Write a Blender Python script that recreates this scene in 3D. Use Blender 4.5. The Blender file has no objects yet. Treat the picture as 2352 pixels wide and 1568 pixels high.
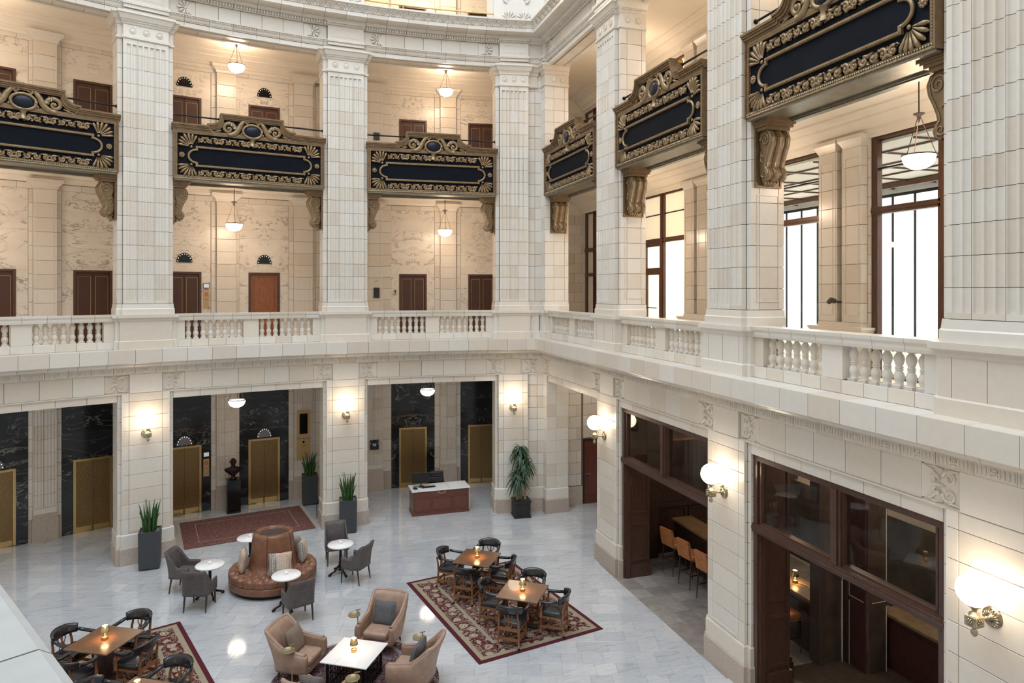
import bpy, math, random
from mathutils import Vector, Matrix
random.seed(7)
sc = bpy.context.scene
PI = math.pi
# ---------------------------------------------------------------- camera
YAW = math.atan(501/1568)
cam = bpy.data.cameras.new('camera'); cam.lens = 24.0; cam.sensor_width = 36; cam.shift_y = -117/2352
cam.clip_start = .05; cam.clip_end = 200
co = bpy.data.objects.new('camera', cam); sc.collection.objects.link(co)
co.location = (0, 0, 7); co.rotation_euler = (PI/2, 0, -YAW); sc.camera = co
sc.view_settings.view_transform = 'Standard'; sc.view_settings.look = 'None'
sc.view_settings.exposure = 0.09; sc.view_settings.gamma = 1; sc.view_settings.use_curve_mapping = False
# ---------------------------------------------------------------- world and skylight
W = bpy.data.worlds.new('sky'); sc.world = W; W.use_nodes = True
W.node_tree.nodes['Background'].inputs[0].default_value = (.74, .85, 1, 1)
W.node_tree.nodes['Background'].inputs[1].default_value = .8
def area(name, loc, rot, sx, sy, power, col):
    l = bpy.data.lights.new(name, 'AREA'); l.shape = 'RECTANGLE'; l.size = sx; l.size_y = sy; l.energy = power; l.color = col
    o = bpy.data.objects.new(name, l); sc.collection.objects.link(o); o.location = loc; o.rotation_euler = rot; return o
SKY = area('skylight', (0, 9, 23.5), (0, 0, 0), 14, 20, 3150, (.84, .92, 1))     # the glazed roof over the court
def point(name, loc, power, r=.15, col=(1, .78, .55)):
    l = bpy.data.lights.new(name, 'POINT'); l.energy = power; l.color = col; l.shadow_soft_size = r
    o = bpy.data.objects.new(name, l); sc.collection.objects.link(o); o.location = loc; return o
# office ceiling lamps; unseen fill lights added to brighten bar, corridor and third gallery
area('office_ceiling_light', (13.4, 9.0, 9.75), (0, 0, 0), 3.5, 7, 330, (1, .93, .8))
area('office_ceiling_light', (13.4, 17.5, 9.75), (0, 0, 0), 3.5, 5, 240, (1, .86, .62))
point('bar_fill_light', (11.2, 13.6, 3.6), 70, .25, (1, .74, .52))
point('bar_fill_light', (11.2, 7.6, 3.5), 60, .25, (1, .80, .62))
point('third_gallery_fill_light', (4.5, 22.5, 17.6), 120, .25)
point('third_gallery_fill_light', (.5, 22.3, 17.6), 120, .25)
point('corridor_fill_light', (9.4, 18.6, 4.2), 45, .2)
point('bar_fill_light', (9.0, 9.2, 4.2), 22, .2, (1, .80, .62))

# ---------------------------------------------------------------- materials
def nt(name):
    m = bpy.data.materials.new(name); m.use_nodes = True; t = m.node_tree
    return m, t, t.nodes['Principled BSDF'], t.links.new
def rnd(t, L):
    oi = t.nodes.new('ShaderNodeObjectInfo'); g = t.nodes.new('ShaderNodeNewGeometry')
    a = t.nodes.new('ShaderNodeMath'); a.operation = 'ADD'; L(oi.outputs['Random'], a.inputs[0]); L(g.outputs['Random Per Island'], a.inputs[1])
    f = t.nodes.new('ShaderNodeMath'); f.operation = 'FRACT'; L(a.outputs[0], f.inputs[0]); return f.outputs[0]
def ramp(t, L, src, stops):
    r = t.nodes.new('ShaderNodeValToRGB'); e = r.color_ramp.elements
    while len(e) < len(stops): e.new(.5)
    for i, (p, c) in enumerate(stops): e[i].position = p; e[i].color = (*c, 1)
    L(src, r.inputs[0]); return r.outputs[0]
def noise(t, L, scale, detail=3, vec=None, dist=0, rough=.5):
    n = t.nodes.new('ShaderNodeTexNoise'); n.inputs['Scale'].default_value = scale; n.inputs['Detail'].default_value = detail
    n.inputs['Distortion'].default_value = dist; n.inputs['Roughness'].default_value = rough
    if vec: L(vec, n.inputs['Vector'])
    return n.outputs[0]
def coords(t, L, kind='Object', scale=(1, 1, 1), rot=(0, 0, 0)):
    mp = t.nodes.new('ShaderNodeMapping'); mp.inputs['Scale'].default_value = scale; mp.inputs['Rotation'].default_value = rot
    if kind == 'Position':
        g = t.nodes.new('ShaderNodeNewGeometry'); L(g.outputs['Position'], mp.inputs[0])
    else:
        c = t.nodes.new('ShaderNodeTexCoord'); L(c.outputs[kind], mp.inputs[0])
    return mp.outputs[0]
def mix(t, L, f, a, b, mode='MIX'):
    m = t.nodes.new('ShaderNodeMix'); m.data_type = 'RGBA'; m.blend_type = mode
    for s, v in ((m.inputs[0], f), (m.inputs[6], a), (m.inputs[7], b)):
        if hasattr(v, 'links'): L(v, s)
        elif isinstance(v, (int, float)): s.default_value = v
        else: s.default_value = (*v, 1)
    return m.outputs[2]
def bump(t, L, src, strength, dist, bs):
    b = t.nodes.new('ShaderNodeBump'); b.inputs['Strength'].default_value = strength; b.inputs['Distance'].default_value = dist
    L(src, b.inputs['Height']); L(b.outputs[0], bs.inputs['Normal'])
def simple(name, col, rough=.5, metal=0, col2=None, nscale=30, bmp=0, spec=.5, coat=0, stretch=(1, 1, 1)):
    m, t, b, L = nt(name); b.inputs['Roughness'].default_value = rough; b.inputs['Metallic'].default_value = metal
    b.inputs['Specular IOR Level'].default_value = spec; b.inputs['Coat Weight'].default_value = coat
    c2 = col2 or tuple(x*.8 for x in col); v = coords(t, L, 'Object', stretch); n = noise(t, L, nscale, 4, v)
    L(ramp(t, L, n, [(.35, c2), (.65, col)]), b.inputs['Base Color'])
    if bmp: bump(t, L, n, bmp, .01, b)
    return m
def tilemat(name, stops, rough, speck=.022, nscale=9, bmp=.02):
    m, t, b, L = nt(name); r = rnd(t, L); c = ramp(t, L, r, stops)
    v = coords(t, L, 'Position'); n = noise(t, L, nscale, 5, v); s = ramp(t, L, n, [(.3, (1-speck*2,)*3), (.7, (1,)*3)])
    L(mix(t, L, 1.0, c, s, 'MULTIPLY'), b.inputs['Base Color']); b.inputs['Roughness'].default_value = rough
    if bmp: bump(t, L, noise(t, L, 60, 3, v), bmp, .01, b)
    return m
M = {}
M['tile'] = tilemat('glazed terracotta', [(0, (.675, .605, .515)), (.35, (.745, .68, .59)), (.7, (.735, .695, .63)), (1, (.775, .725, .655))], .28)
M['grout'] = simple('brown mortar', (.24, .19, .15), .9)
M['grout2'] = simple('grey mortar', (.40, .40, .41), .8)
M['stone'] = tilemat('pink limestone', [(0, (.50, .41, .34)), (.5, (.56, .475, .40)), (1, (.60, .51, .43))], .5, .12, 25)
M['railstone'] = tilemat('weathered rail stone', [(0, (.42, .43, .42)), (1, (.50, .51, .49))], .6, .05, 14)
M['plaster'] = simple('cream plaster', (.80, .74, .64), .6, 0, (.77, .71, .61), 3)
def marble(name, base, vein, rough, scale, thin, mirror=True, base2=None):
    m, t, b, L = nt(name)
    c = t.nodes.new('ShaderNodeTexCoord'); sx = t.nodes.new('ShaderNodeSeparateXYZ'); L(c.outputs['Object'], sx.inputs[0])
    cx = t.nodes.new('ShaderNodeCombineXYZ'); ab = t.nodes.new('ShaderNodeMath'); ab.operation = 'ABSOLUTE'; L(sx.outputs[0], ab.inputs[0])
    L(ab.outputs[0] if mirror else sx.outputs[0], cx.inputs[0]); L(sx.outputs[2], cx.inputs[2])
    oi = t.nodes.new('ShaderNodeObjectInfo'); mu = t.nodes.new('ShaderNodeMath'); mu.operation = 'MULTIPLY'; mu.inputs[1].default_value = 37; L(oi.outputs['Random'], mu.inputs[0]); L(mu.outputs[0], cx.inputs[1])
    mp = t.nodes.new('ShaderNodeMapping'); mp.inputs['Rotation'].default_value = (0, .6, 0); mp.inputs['Scale'].default_value = (1, 1, 2.2); L(cx.outputs[0], mp.inputs[0])
    n = noise(t, L, scale, 7, mp.outputs[0], .9, .6)
    v = ramp(t, L, n, [(.5-thin, (0, 0, 0)), (.5, (1, 1, 1)), (.5+thin, (0, 0, 0))])
    n2 = noise(t, L, scale*.8, 2, mp.outputs[0]); v2 = ramp(t, L, n2, [(.38, (0, 0, 0)), (.56, (1, 1, 1))])
    f = t.nodes.new('ShaderNodeMath'); f.operation = 'MULTIPLY'; L(v, f.inputs[0]); L(v2, f.inputs[1])
    bc = ramp(t, L, noise(t, L, scale*.9, 3, mp.outputs[0]), [(.3, base), (.7, base2 or base)])
    L(mix(t, L, f.outputs[0], bc, vein), b.inputs['Base Color']); b.inputs['Roughness'].default_value = rough
    return m
M['marble'] = marble('veined white marble', (.82, .76, .68), (.30, .26, .225), .3, 1.5, .020, True, (.74, .68, .60))
M['black'] = marble('black marble', (.008, .009, .011), (.40, .40, .37), .12, .9, .006, True, (.02, .024, .026))
M['whitetop'] = marble('white marble top', (.86, .86, .86), (.6, .6, .62), .2, 1.5, .03, False)
def floor_mat():
    m, t, b, L = nt('grey marble paving'); r = rnd(t, L)
    c = ramp(t, L, r, [(0, (.50, .525, .555)), (.10, (.535, .56, .59)), (.45, (.56, .585, .615)), (.8, (.585, .60, .62)), (1, (.64, .655, .67))])
    v = coords(t, L, 'Position', (1.2, 9, 1), (0, 0, .25)); n = noise(t, L, 1.6, 6, v, .8, .6)
    s = ramp(t, L, n, [(.36, (.78, .79, .81)), (.5, (1, 1, 1)), (.62, (.9, .9, .9))])
    L(mix(t, L, 1.0, c, s, 'MULTIPLY'), b.inputs['Base Color']); b.inputs['Roughness'].default_value = .075
    b.inputs['Specular IOR Level'].default_value = .8; b.inputs['Coat Weight'].default_value = .5; b.inputs['Coat Roughness'].default_value = .06
    return m
M['floor'] = floor_mat()
M['planks'] = simple('dark oak floor', (.11, .08, .06), .4, 0, (.07, .05, .04), 3, 0, .5, 0, (1, 12, 1))
M['wood_dark'] = simple('espresso wood', (.050, .026, .020), .38, 0, (.028, .014, .011), 5, .0, .5, .15, (14, 14, 1))
M['mahogany'] = simple('mahogany', (.17, .055, .035), .35, 0, (.12, .036, .024), 5, 0, .5, .2, (1, 12, 12))
M['wood_frame'] = simple('brown window frame', (.12, .050, .028), .4, 0, (.06, .026, .016), 5, 0, .5, .1, (12, 12, 1))
M['door_wood'] = simple('brown door panel', (.085, .035, .022), .45, 0, (.06, .024, .016), 6, 0, .5, 0, (12, 12, 1))
M['open_wood'] = simple('lit lift car wood', (.33, .12, .045), .35, 0, (.22, .075, .03), 5, 0, .5, .1, (10, 10, 1))
M['inlay'] = simple('gold inlay', (.62, .42, .2), .4, .3)
def brass_door():
    m, t, b, L = nt('engraved brass'); b.inputs['Metallic'].default_value = .85; b.inputs['Roughness'].default_value = .34
    v = coords(t, L, 'Object'); vo = t.nodes.new('ShaderNodeTexVoronoi'); vo.inputs['Scale'].default_value = 26; L(v, vo.inputs['Vector'])
    n = noise(t, L, 14, 3, v)
    L(mix(t, L, n, (.20, .125, .052), (.34, .225, .10)), b.inputs['Base Color']); bump(t, L, vo.outputs['Distance'], .35, .01, b); return m
M['brass_door'] = brass_door()
M['brass'] = simple('brass', (.70, .50, .22), .28, .95, (.60, .42, .18), 20)
M['oldbrass'] = simple('aged nickel brass', (.55, .48, .34), .3, .9, (.28, .24, .17), 25, .1)
M['bronze'] = simple('gilded bronze paint', (.235, .155, .082), .42, .35, (.18, .112, .055), 8, .05)
M['bronze2'] = simple('pale gilt highlights', (.33, .235, .135), .36, .45, (.245, .165, .085), 12, .05)
M['soffit'] = simple('grey bronze soffit', (.24, .215, .16), .4, .4, (.18, .155, .11), 6)
M['navy'] = simple('navy panel', (.005, .0075, .013), .7, 0, (.0035, .005, .009), 3, 0, .12)
M['shop_wood'] = simple('brown stained shop front wood', (.095, .045, .032), .36, 0, (.055, .026, .019), 5, 0, .5, .2, (14, 14, 1))
M['wood_red'] = simple('dark red stained wood', (.085, .030, .023), .38, 0, (.05, .018, .014), 5, 0, .5, .15, (12, 12, 1))
M['navy_gloss'] = simple('navy boss', (.008, .012, .028), .35, 0, (.004, .007, .016), 6, 0, .3)
M['iron'] = simple('black iron', (.012, .012, .014), .35, .5)
M['leather_br'] = simple('brown leather', (.245, .108, .060), .36, 0, (.19, .080, .043), 9, .03, .5, .1)
M['leather_bk'] = simple('navy black leather', (.012, .014, .020), .25, 0, (.007, .008, .012), 9, .03, .6, .3)
M['leather_tan'] = simple('tan leather', (.41, .275, .205), .42, 0, (.34, .22, .165), 7, .03)
M['leather_or'] = simple('orange tan leather', (.52, .21, .075), .38, 0, (.40, .15, .05), 8, .03)
M['grey_lthr'] = simple('taupe suede', (.125, .105, .105), .6, 0, (.09, .077, .078), 12, .03)
M['boucle'] = simple('grey tweed', (.26, .23, .21), .9, 0, (.07, .065, .065), 160, .3)
M['boucle2'] = simple('taupe tweed', (.30, .235, .18), .9, 0, (.11, .085, .065), 160, .3)
M['boucle_d'] = simple('slate tweed', (.17, .17, .185), .9, 0, (.05, .05, .058), 160, .3)
M['chairwood'] = simple('oak chair wood', (.30, .13, .055), .42, 0, (.21, .085, .035), 5, 0, .5, .1, (2, 2, 14))
M['tabletop'] = simple('walnut table top', (.22, .115, .062), .28, 0, (.15, .072, .036), 4, 0, .5, .25, (1, 14, 1))
M['chairleg'] = simple('dark chair leg', (.055, .032, .026), .4)
M['white_top'] = simple('white table top', (.93, .93, .92), .22, 0, (.91, .91, .90), 4)
M['tray'] = simple('matt brass tray', (.36, .30, .17), .4, .4, (.30, .25, .14), 12)
M['planter'] = simple('charcoal planter', (.055, .06, .068), .55, 0, (.045, .05, .057), 14)
M['planter_bk'] = simple('black lead planter', (.024, .024, .025), .45, .1, (.016, .016, .017), 12)
M['pebble'] = simple('pale gravel', (.34, .33, .32), .9, 0, (.15, .15, .15), 60, .5)
M['soil'] = simple('bark mulch', (.12, .08, .055), .95, 0, (.05, .035, .025), 50, .5)
M['leaf'] = simple('dark green leaf', (.028, .085, .030), .35, 0, (.012, .042, .016), 10)
M['snake'] = simple('snake plant leaf', (.055, .15, .030), .4, 0, (.02, .07, .018), 18, 0, .5, 0, (1, 1, 3))
M['cane'] = simple('plant cane', (.42, .32, .2), .8, 0, (.30, .22, .13), 20, .2)
M['bustbronze'] = simple('dark bronze', (.045, .030, .024), .35, .7, (.025, .016, .013), 14, .1)
M['granite'] = simple('polished black granite', (.010, .010, .011), .12, 0, (.006, .006, .007), 8)
M['plastic'] = simple('black plastic', (.01, .01, .011), .4)
M['screen'] = simple('dark screen', (.004, .004, .005), .15)
M['steel'] = simple('grey metal', (.25, .25, .26), .35, .8)
M['graphite'] = simple('grey bronze post', (.085, .06, .05), .4)
M['wallgrey'] = simple('dark grey plaster', (.13, .115, .10), .6, 0, (.05, .046, .04), 1.3)
M['offwhite'] = simple('office wall paint', (.78, .76, .70), .6)
M['paint_w'] = simple('white painted metal', (.75, .74, .72), .4)
M['red'] = simple('red enamel', (.6, .03, .03), .4)
M['teal'] = simple('teal plastic', (.05, .30, .28), .5)
M['countertop'] = simple('bar top stone', (.24, .17, .085), .3, 0, (.15, .10, .05), 6)
M['fringe'] = simple('rug fringe', (.55, .48, .38), .9)
def glass(name, tint=(1, 1, 1), rough=0.02):
    m, t, b, L = nt(name)
    g = t.nodes.new('ShaderNodeBsdfGlossy'); g.inputs['Roughness'].default_value = rough
    tr = t.nodes.new('ShaderNodeBsdfTransparent'); tr.inputs[0].default_value = (*tint, 1)
    f = t.nodes.new('ShaderNodeFresnel'); ms = t.nodes.new('ShaderNodeMixShader'); gg = t.nodes.new('ShaderNodeNewGeometry')
    ma = t.nodes.new('ShaderNodeMath'); ma.operation = 'MULTIPLY_ADD'; ma.inputs[1].default_value = 1/1.35-1.35; ma.inputs[2].default_value = 1.35; L(gg.outputs['Backfacing'], ma.inputs[0]); L(ma.outputs[0], f.inputs[0])
    L(f.outputs[0], ms.inputs[0]); L(tr.outputs[0], ms.inputs[1]); L(g.outputs[0], ms.inputs[2]); L(ms.outputs[0], t.nodes['Material Output'].inputs[0]); return m
M['glass'] = glass('clear glass', (.96, .97, .96)); M['smoke'] = glass('smoked glass', (.84, .84, .82))
def emit(name, col, s):
    m, t, b, L = nt(name); b.inputs['Base Color'].default_value = (*col, 1); b.inputs['Emission Color'].default_value = (*col, 1); b.inputs['Emission Strength'].default_value = s; return m
M['globe'] = emit('opal globe', (1, .80, .58), 12)
M['bowl'] = emit('opal bowl', (1, .745, .53), 44)
M['bowl_low'] = emit('opal bowl dimmed', (1, .80, .60), 11)
M['ledlight'] = emit('lamp disc', (1, .58, .26), 60)
M['ledtop'] = emit('lamp top disc', (1, .80, .55), 5)
M['dot'] = emit('indicator bulb', (1, .92, .8), 2.2)
M['downlight'] = emit('downlight', (1, .85, .65), 14)
M['daypane'] = emit('daylight pane', (.88, .93, 1), .90)
M['warmpane'] = emit('lit frosted pane', (1, .93, .72), .95)
M['blind'] = emit('lit frosted upper pane', (.93, .84, .62), .42)
M['lcd'] = emit('lift display', (.5, .55, .6), .5)
def rug_mat(name, field, motif, motif2, edge, bw, hx, hy, scale=5.5):
    """persian pattern: field with floral blobs, a border band with larger flowers, a plain edge"""
    m, t, b, L = nt(name); b.inputs['Roughness'].default_value = .95; b.inputs['Specular IOR Level'].default_value = .1
    v = coords(t, L, 'Object')
    def flowers(sc_, c0):
        vo = t.nodes.new('ShaderNodeTexVoronoi'); vo.inputs['Scale'].default_value = sc_; vo.inputs['Randomness'].default_value = .45
        nz = t.nodes.new('ShaderNodeTexNoise'); nz.inputs['Scale'].default_value = sc_*2.2; L(v, nz.inputs['Vector'])
        wv = mix(t, L, .11, v, nz.outputs[1]); L(wv, vo.inputs['Vector'])
        a = ramp(t, L, vo.outputs['Distance'], [(0, motif2), (.10, motif2), (.14, field), (.19, motif), (.33, motif), (.37, c0), (.62, c0), (.66, motif), (.72, c0)])
        a_ = a.node; a_.color_ramp.interpolation = 'CONSTANT' if False else 'LINEAR'
        vn = ramp(t, L, noise(t, L, sc_*1.6, 3, v, 1.5), [(.47, (0, 0, 0)), (.495, (1, 1, 1)), (.505, (1, 1, 1)), (.53, (0, 0, 0))])
        return mix(t, L, vn, a, motif)
    sx = t.nodes.new('ShaderNodeSeparateXYZ'); L(v, sx.inputs[0])
    def edge_d(o, h):
        a = t.nodes.new('ShaderNodeMath'); a.operation = 'ABSOLUTE'; L(o, a.inputs[0]); s = t.nodes.new('ShaderNodeMath'); s.operation = 'SUBTRACT'; s.inputs[0].default_value = h; L(a.outputs[0], s.inputs[1]); return s.outputs[0]
    mn = t.nodes.new('ShaderNodeMath'); mn.operation = 'MINIMUM'; L(edge_d(sx.outputs[0], hx), mn.inputs[0]); L(edge_d(sx.outputs[1], hy), mn.inputs[1])
    def step(x):
        g = t.nodes.new('ShaderNodeMath'); g.operation = 'GREATER_THAN'; g.inputs[1].default_value = x; L(mn.outputs[0], g.inputs[0]); return g.outputs[0]
    c = mix(t, L, step(.09), edge, mix(t, L, noise(t, L, 14, 2, v), motif, tuple(x*.75 for x in motif)))
    c = mix(t, L, step(.19), c, flowers(scale*.62, field))
    c = mix(t, L, step(.19+bw), c, mix(t, L, noise(t, L, 14, 2, v), motif, tuple(x*.75 for x in motif)))
    c = mix(t, L, step(.27+bw), c, flowers(scale, field))
    n = noise(t, L, 160, 2, v); L(mix(t, L, .25, c, ramp(t, L, n, [(.3, (.2, .2, .2)), (.7, (1, 1, 1))]), 'MULTIPLY'), b.inputs['Base Color'])
    bump(t, L, n, .4, .01, b); return m
def pillow_mat():
    m, t, b, L = nt('kilim patchwork'); b.inputs['Roughness'].default_value = .95; v = coords(t, L, 'Object')
    vo = t.nodes.new('ShaderNodeTexVoronoi'); vo.distance = 'MANHATTAN'; vo.inputs['Scale'].default_value = 26; vo.inputs['Randomness'].default_value = .25; L(v, vo.inputs['Vector'])
    a = ramp(t, L, vo.outputs['Distance'], [(0, (.12, .10, .11)), (.25, (.55, .46, .36)), (.5, (.42, .17, .11)), (.8, (.60, .52, .42))])
    sx = t.nodes.new('ShaderNodeSeparateXYZ'); L(v, sx.inputs[0])
    b2 = ramp(t, L, vo.outputs['Distance'], [(0, (.07, .07, .08)), (.4, (.6, .55, .45)), (.9, (.2, .2, .2))])
    g = t.nodes.new('ShaderNodeMath'); g.operation = 'LESS_THAN'; g.inputs[1].default_value = -.1; L(sx.outputs[0], g.inputs[0])
    L(mix(t, L, g.outputs[0], a, b2), b.inputs['Base Color']); return m
M['kilim'] = pillow_mat(); M['linen'] = simple('pale linen', (.50, .44, .38), .9, 0, (.42, .37, .31), 40, .1)

# ---------------------------------------------------------------- mesh helpers
C = sc.collection
class MB:
    """collects shapes of one mesh"""
    def __init__(s, tf=None): s.v = []; s.f = []; s.sm = []; s.mi = []; s.tf = tf; s.cur = 0; s.nb = 0
    def add(s, vs, fs, smooth=False):
        n = len(s.v); s.v += [s.tf(*p) if s.tf else tuple(p) for p in vs]; s.f += [tuple(i+n for i in f) for f in fs]; s.sm += [smooth]*len(fs); s.mi += [s.cur]*len(fs)
    def box(s, x0, x1, y0, y1, z0, z1, nx=1):
        vs = []; fs = []; s.nb += 1; e = (s.nb % 7)*1.3e-4; x0 -= e; x1 += e; y0 -= e; y1 += e; z0 -= e*.7; z1 += e*.7
        for i in range(nx+1):
            x = x0+(x1-x0)*i/nx; vs += [(x, y0, z0), (x, y1, z0), (x, y1, z1), (x, y0, z1)]
            if i:
                a = 4*(i-1); b = 4*i
                for k in range(4): fs.append((a+k, b+k, b+(k+1) % 4, a+(k+1) % 4))
        fs += [(0, 1, 2, 3), (4*nx+3, 4*nx+2, 4*nx+1, 4*nx)]; s.add(vs, fs); return s
    def bbox(s, x0, x1, y0, y1, z0, z1, b=.01):
        """box with all its edges chamfered"""
        cx, cy, cz = (x0+x1)/2, (y0+y1)/2, (z0+z1)/2; hx, hy, hz = (x1-x0)/2, (y1-y0)/2, (z1-z0)/2; b = min(b, hx*.9, hy*.9, hz*.9)
        vs = []; ix = {}
        for sx in (-1, 1):
            for sy in (-1, 1):
                for sz in (-1, 1):
                    for k in range(3):
                        ix[sx, sy, sz, k] = len(vs); vs.append((cx+sx*(hx-(0 if k == 0 else b)), cy+sy*(hy-(0 if k == 1 else b)), cz+sz*(hz-(0 if k == 2 else b))))
        fs = []
        q = [(-1, -1), (1, -1), (1, 1), (-1, 1)]
        for sg in (-1, 1):
            fs.append([ix[sg, a, c, 0] for a, c in q]); fs.append([ix[a, sg, c, 1] for a, c in q]); fs.append([ix[a, c, sg, 2] for a, c in q])
        for a in (-1, 1):
            for c in (-1, 1):
                fs.append([ix[a, c, -1, 0], ix[a, c, -1, 1], ix[a, c, 1, 1], ix[a, c, 1, 0]])
                fs.append([ix[a, -1, c, 0], ix[a, -1, c, 2], ix[a, 1, c, 2], ix[a, 1, c, 0]])
                fs.append([ix[-1, a, c, 1], ix[-1, a, c, 2], ix[1, a, c, 2], ix[1, a, c, 1]])
                for e in (-1, 1): fs.append([ix[a, c, e, 0], ix[a, c, e, 1], ix[a, c, e, 2]])
        s.add(vs, fs); return s
    def prism(s, poly, y0, y1, smooth=False, bev=0):
        """polygon in (x,z) pushed from y0 (front) to y1"""
        n = len(poly)
        if bev:
            cx = sum(p[0] for p in poly)/n; cz = sum(p[1] for p in poly)/n
            r = max(math.hypot(p[0]-cx, p[1]-cz) for p in poly); k = 1-bev/r
            vs = [(cx+(x-cx)*k, y0, cz+(z-cz)*k) for x, z in poly]+[(x, y0+bev, z) for x, z in poly]+[(x, y1, z) for x, z in poly]
            fs = [tuple(range(n))]+[(i, n+i, n+(i+1) % n, (i+1) % n) for i in range(n)]+[(n+i, 2*n+i, 2*n+(i+1) % n, n+(i+1) % n) for i in range(n)]
            s.add(vs, fs, smooth); return s
        vs = [(x, y0, z) for x, z in poly]+[(x, y1, z) for x, z in poly]
        s.add(vs, [tuple(range(n)), tuple(range(2*n-1, n-1, -1))]); s.add(vs, [(i, i+n, (i+1) % n+n, (i+1) % n) for i in range(n)], smooth); return s
    def extr(s, prof, x0, x1, sc=None, caps=True, n=1):
        """profile in (y,z), pushed along x; sc(y) scales x (for the curved wall)"""
        m = len(prof); vs = []; fs = []
        for i in range(n+1):
            x = x0+(x1-x0)*i/n; vs += [(x*(sc(p[0]) if sc else 1), p[0], p[1]) for p in prof]
            if i:
                a = m*(i-1); b = m*i; fs += [(a+k, a+(k+1) % m, b+(k+1) % m, b+k) for k in range(m)]
        if caps: fs += [tuple(range(m)), tuple(range(m*n+m-1, m*n-1, -1))]
        s.add(vs, fs); return s
    def lathe(s, prof, seg=16, c=(0, 0, 0), smooth=True, sx=1, sy=1, a0=0, a1=None):
        """profile of (r,z) turned about z"""
        full = a1 is None; a1 = 2*PI if full else a1; k = seg if full else seg+1; vs = []; fs = []
        for r, z in prof:
            for i in range(k):
                a = a0+(a1-a0)*i/seg; vs.append((c[0]+r*math.cos(a)*sx, c[1]+r*math.sin(a)*sy, c[2]+z))
        for j in range(len(prof)-1):
            for i in range(seg):
                i2 = (i+1) % k; fs.append((j*k+i, j*k+i2, (j+1)*k+i2, (j+1)*k+i))
        s.add(vs, fs, smooth)
        if full and prof[0] != prof[-1]:
            for j in (0, len(prof)-1):
                if prof[j][0] > 1e-4: s.f.append(tuple(len(s.v)-k*len(prof)+j*k+i for i in range(k))); s.sm.append(False); s.mi.append(s.cur)
        return s
    def tube(s, pts, r, seg=6, flat=None, smooth=True):
        """tube along points; r number or list; flat=(axis vector, factor) squeezes it"""
        P = [Vector(p) for p in pts]; n = len(P); R = r if isinstance(r, (list, tuple)) else [r]*n; vs = []; fs = []
        up = Vector((0, 0, 1)); prev = None
        for i in range(n):
            t = (P[min(i+1, n-1)]-P[max(i-1, 0)]).normalized()
            if prev is None:
                a = up if abs(t.z) < .9 else Vector((1, 0, 0)); side = t.cross(a).normalized()
            else: side = (prev-t*prev.dot(t)).normalized()
            prev = side; o = t.cross(side)
            for k in range(seg):
                a = 2*PI*k/seg; d = (side*math.cos(a)+o*math.sin(a))*R[i]
                if flat: ax = Vector(flat[0]); d = d-ax*d.dot(ax)*(1-flat[1])
                vs.append(tuple(P[i]+d))
            if i: fs += [((i-1)*seg+k, (i-1)*seg+(k+1) % seg, i*seg+(k+1) % seg, i*seg+k) for k in range(seg)]
        fs += [tuple(range(seg)), tuple(range(n*seg-1, (n-1)*seg-1, -1))]; s.add(vs, fs, smooth); return s
    def ball(s, c, r, sx=1, sy=1, sz=1, seg=12, rings=8, z0=-PI/2, z1=PI/2):
        pr = [(max(0, r*math.cos(z0+(z1-z0)*i/rings)), r*sz*math.sin(z0+(z1-z0)*i/rings)) for i in range(rings+1)]
        return s.lathe(pr, seg, c, True, sx, sy)
    def mesh(s, name, mats):
        me = bpy.data.meshes.new(name); me.from_pydata(s.v, [], s.f)
        for m in (mats if isinstance(mats, (list, tuple)) else [mats]): me.materials.append(M[m])
        me.polygons.foreach_set('use_smooth', s.sm)
        if any(s.mi): me.polygons.foreach_set('material_index', s.mi)
        me.update(); return me
    def build(s, name, mats, parent=None, loc=None, rz=0, mw=None):
        return put(name, s.mesh(name, mats), parent, loc, rz, mw)
def put(name, me, parent=None, loc=None, rz=0, mw=None):
    o = bpy.data.objects.new(name, me); C.objects.link(o)
    if parent: o.parent = parent
    if mw is not None: o.matrix_basis = mw
    else:
        if loc: o.location = loc
        if rz: o.rotation_euler = (0, 0, rz)
    return o
def tag(o, label=None, cat=None, group=None, kind=None):
    for k, v in (('label', label), ('category', cat), ('group', group), ('kind', kind)):
        if v: o[k] = v
    return o
def empty(name, loc=(0, 0, 0), rz=0, mw=None, label=None, cat=None, group=None, kind=None):
    o = bpy.data.objects.new(name, None); C.objects.link(o); o.empty_display_size = .1
    if mw is not None: o.matrix_basis = mw
    else: o.location = loc; o.rotation_euler = (0, 0, rz)
    return tag(o, label, cat, group, kind)
KIDS = {}
def dup(root, loc=None, rz=None, mw=None, label=None, group=None):
    if not KIDS.get('ok'):
        pass
    def rec(o, parent):
        c = o.copy(); C.objects.link(c); c.parent = parent
        for ch in kids.get(o.name, []): rec(ch, c)
        return c
    kids = {}
    stack = [root]
    allc = {}
    for o in bpy.data.objects:
        if o.parent: allc.setdefault(o.parent.name, []).append(o)
    kids = allc
    r = rec(root, None)
    if mw is not None: r.matrix_basis = mw
    if loc is not None: r.location = loc
    if rz is not None: r.rotation_euler = (0, 0, rz)
    if label: r['label'] = label
    if group: r['group'] = group
    return r

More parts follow.
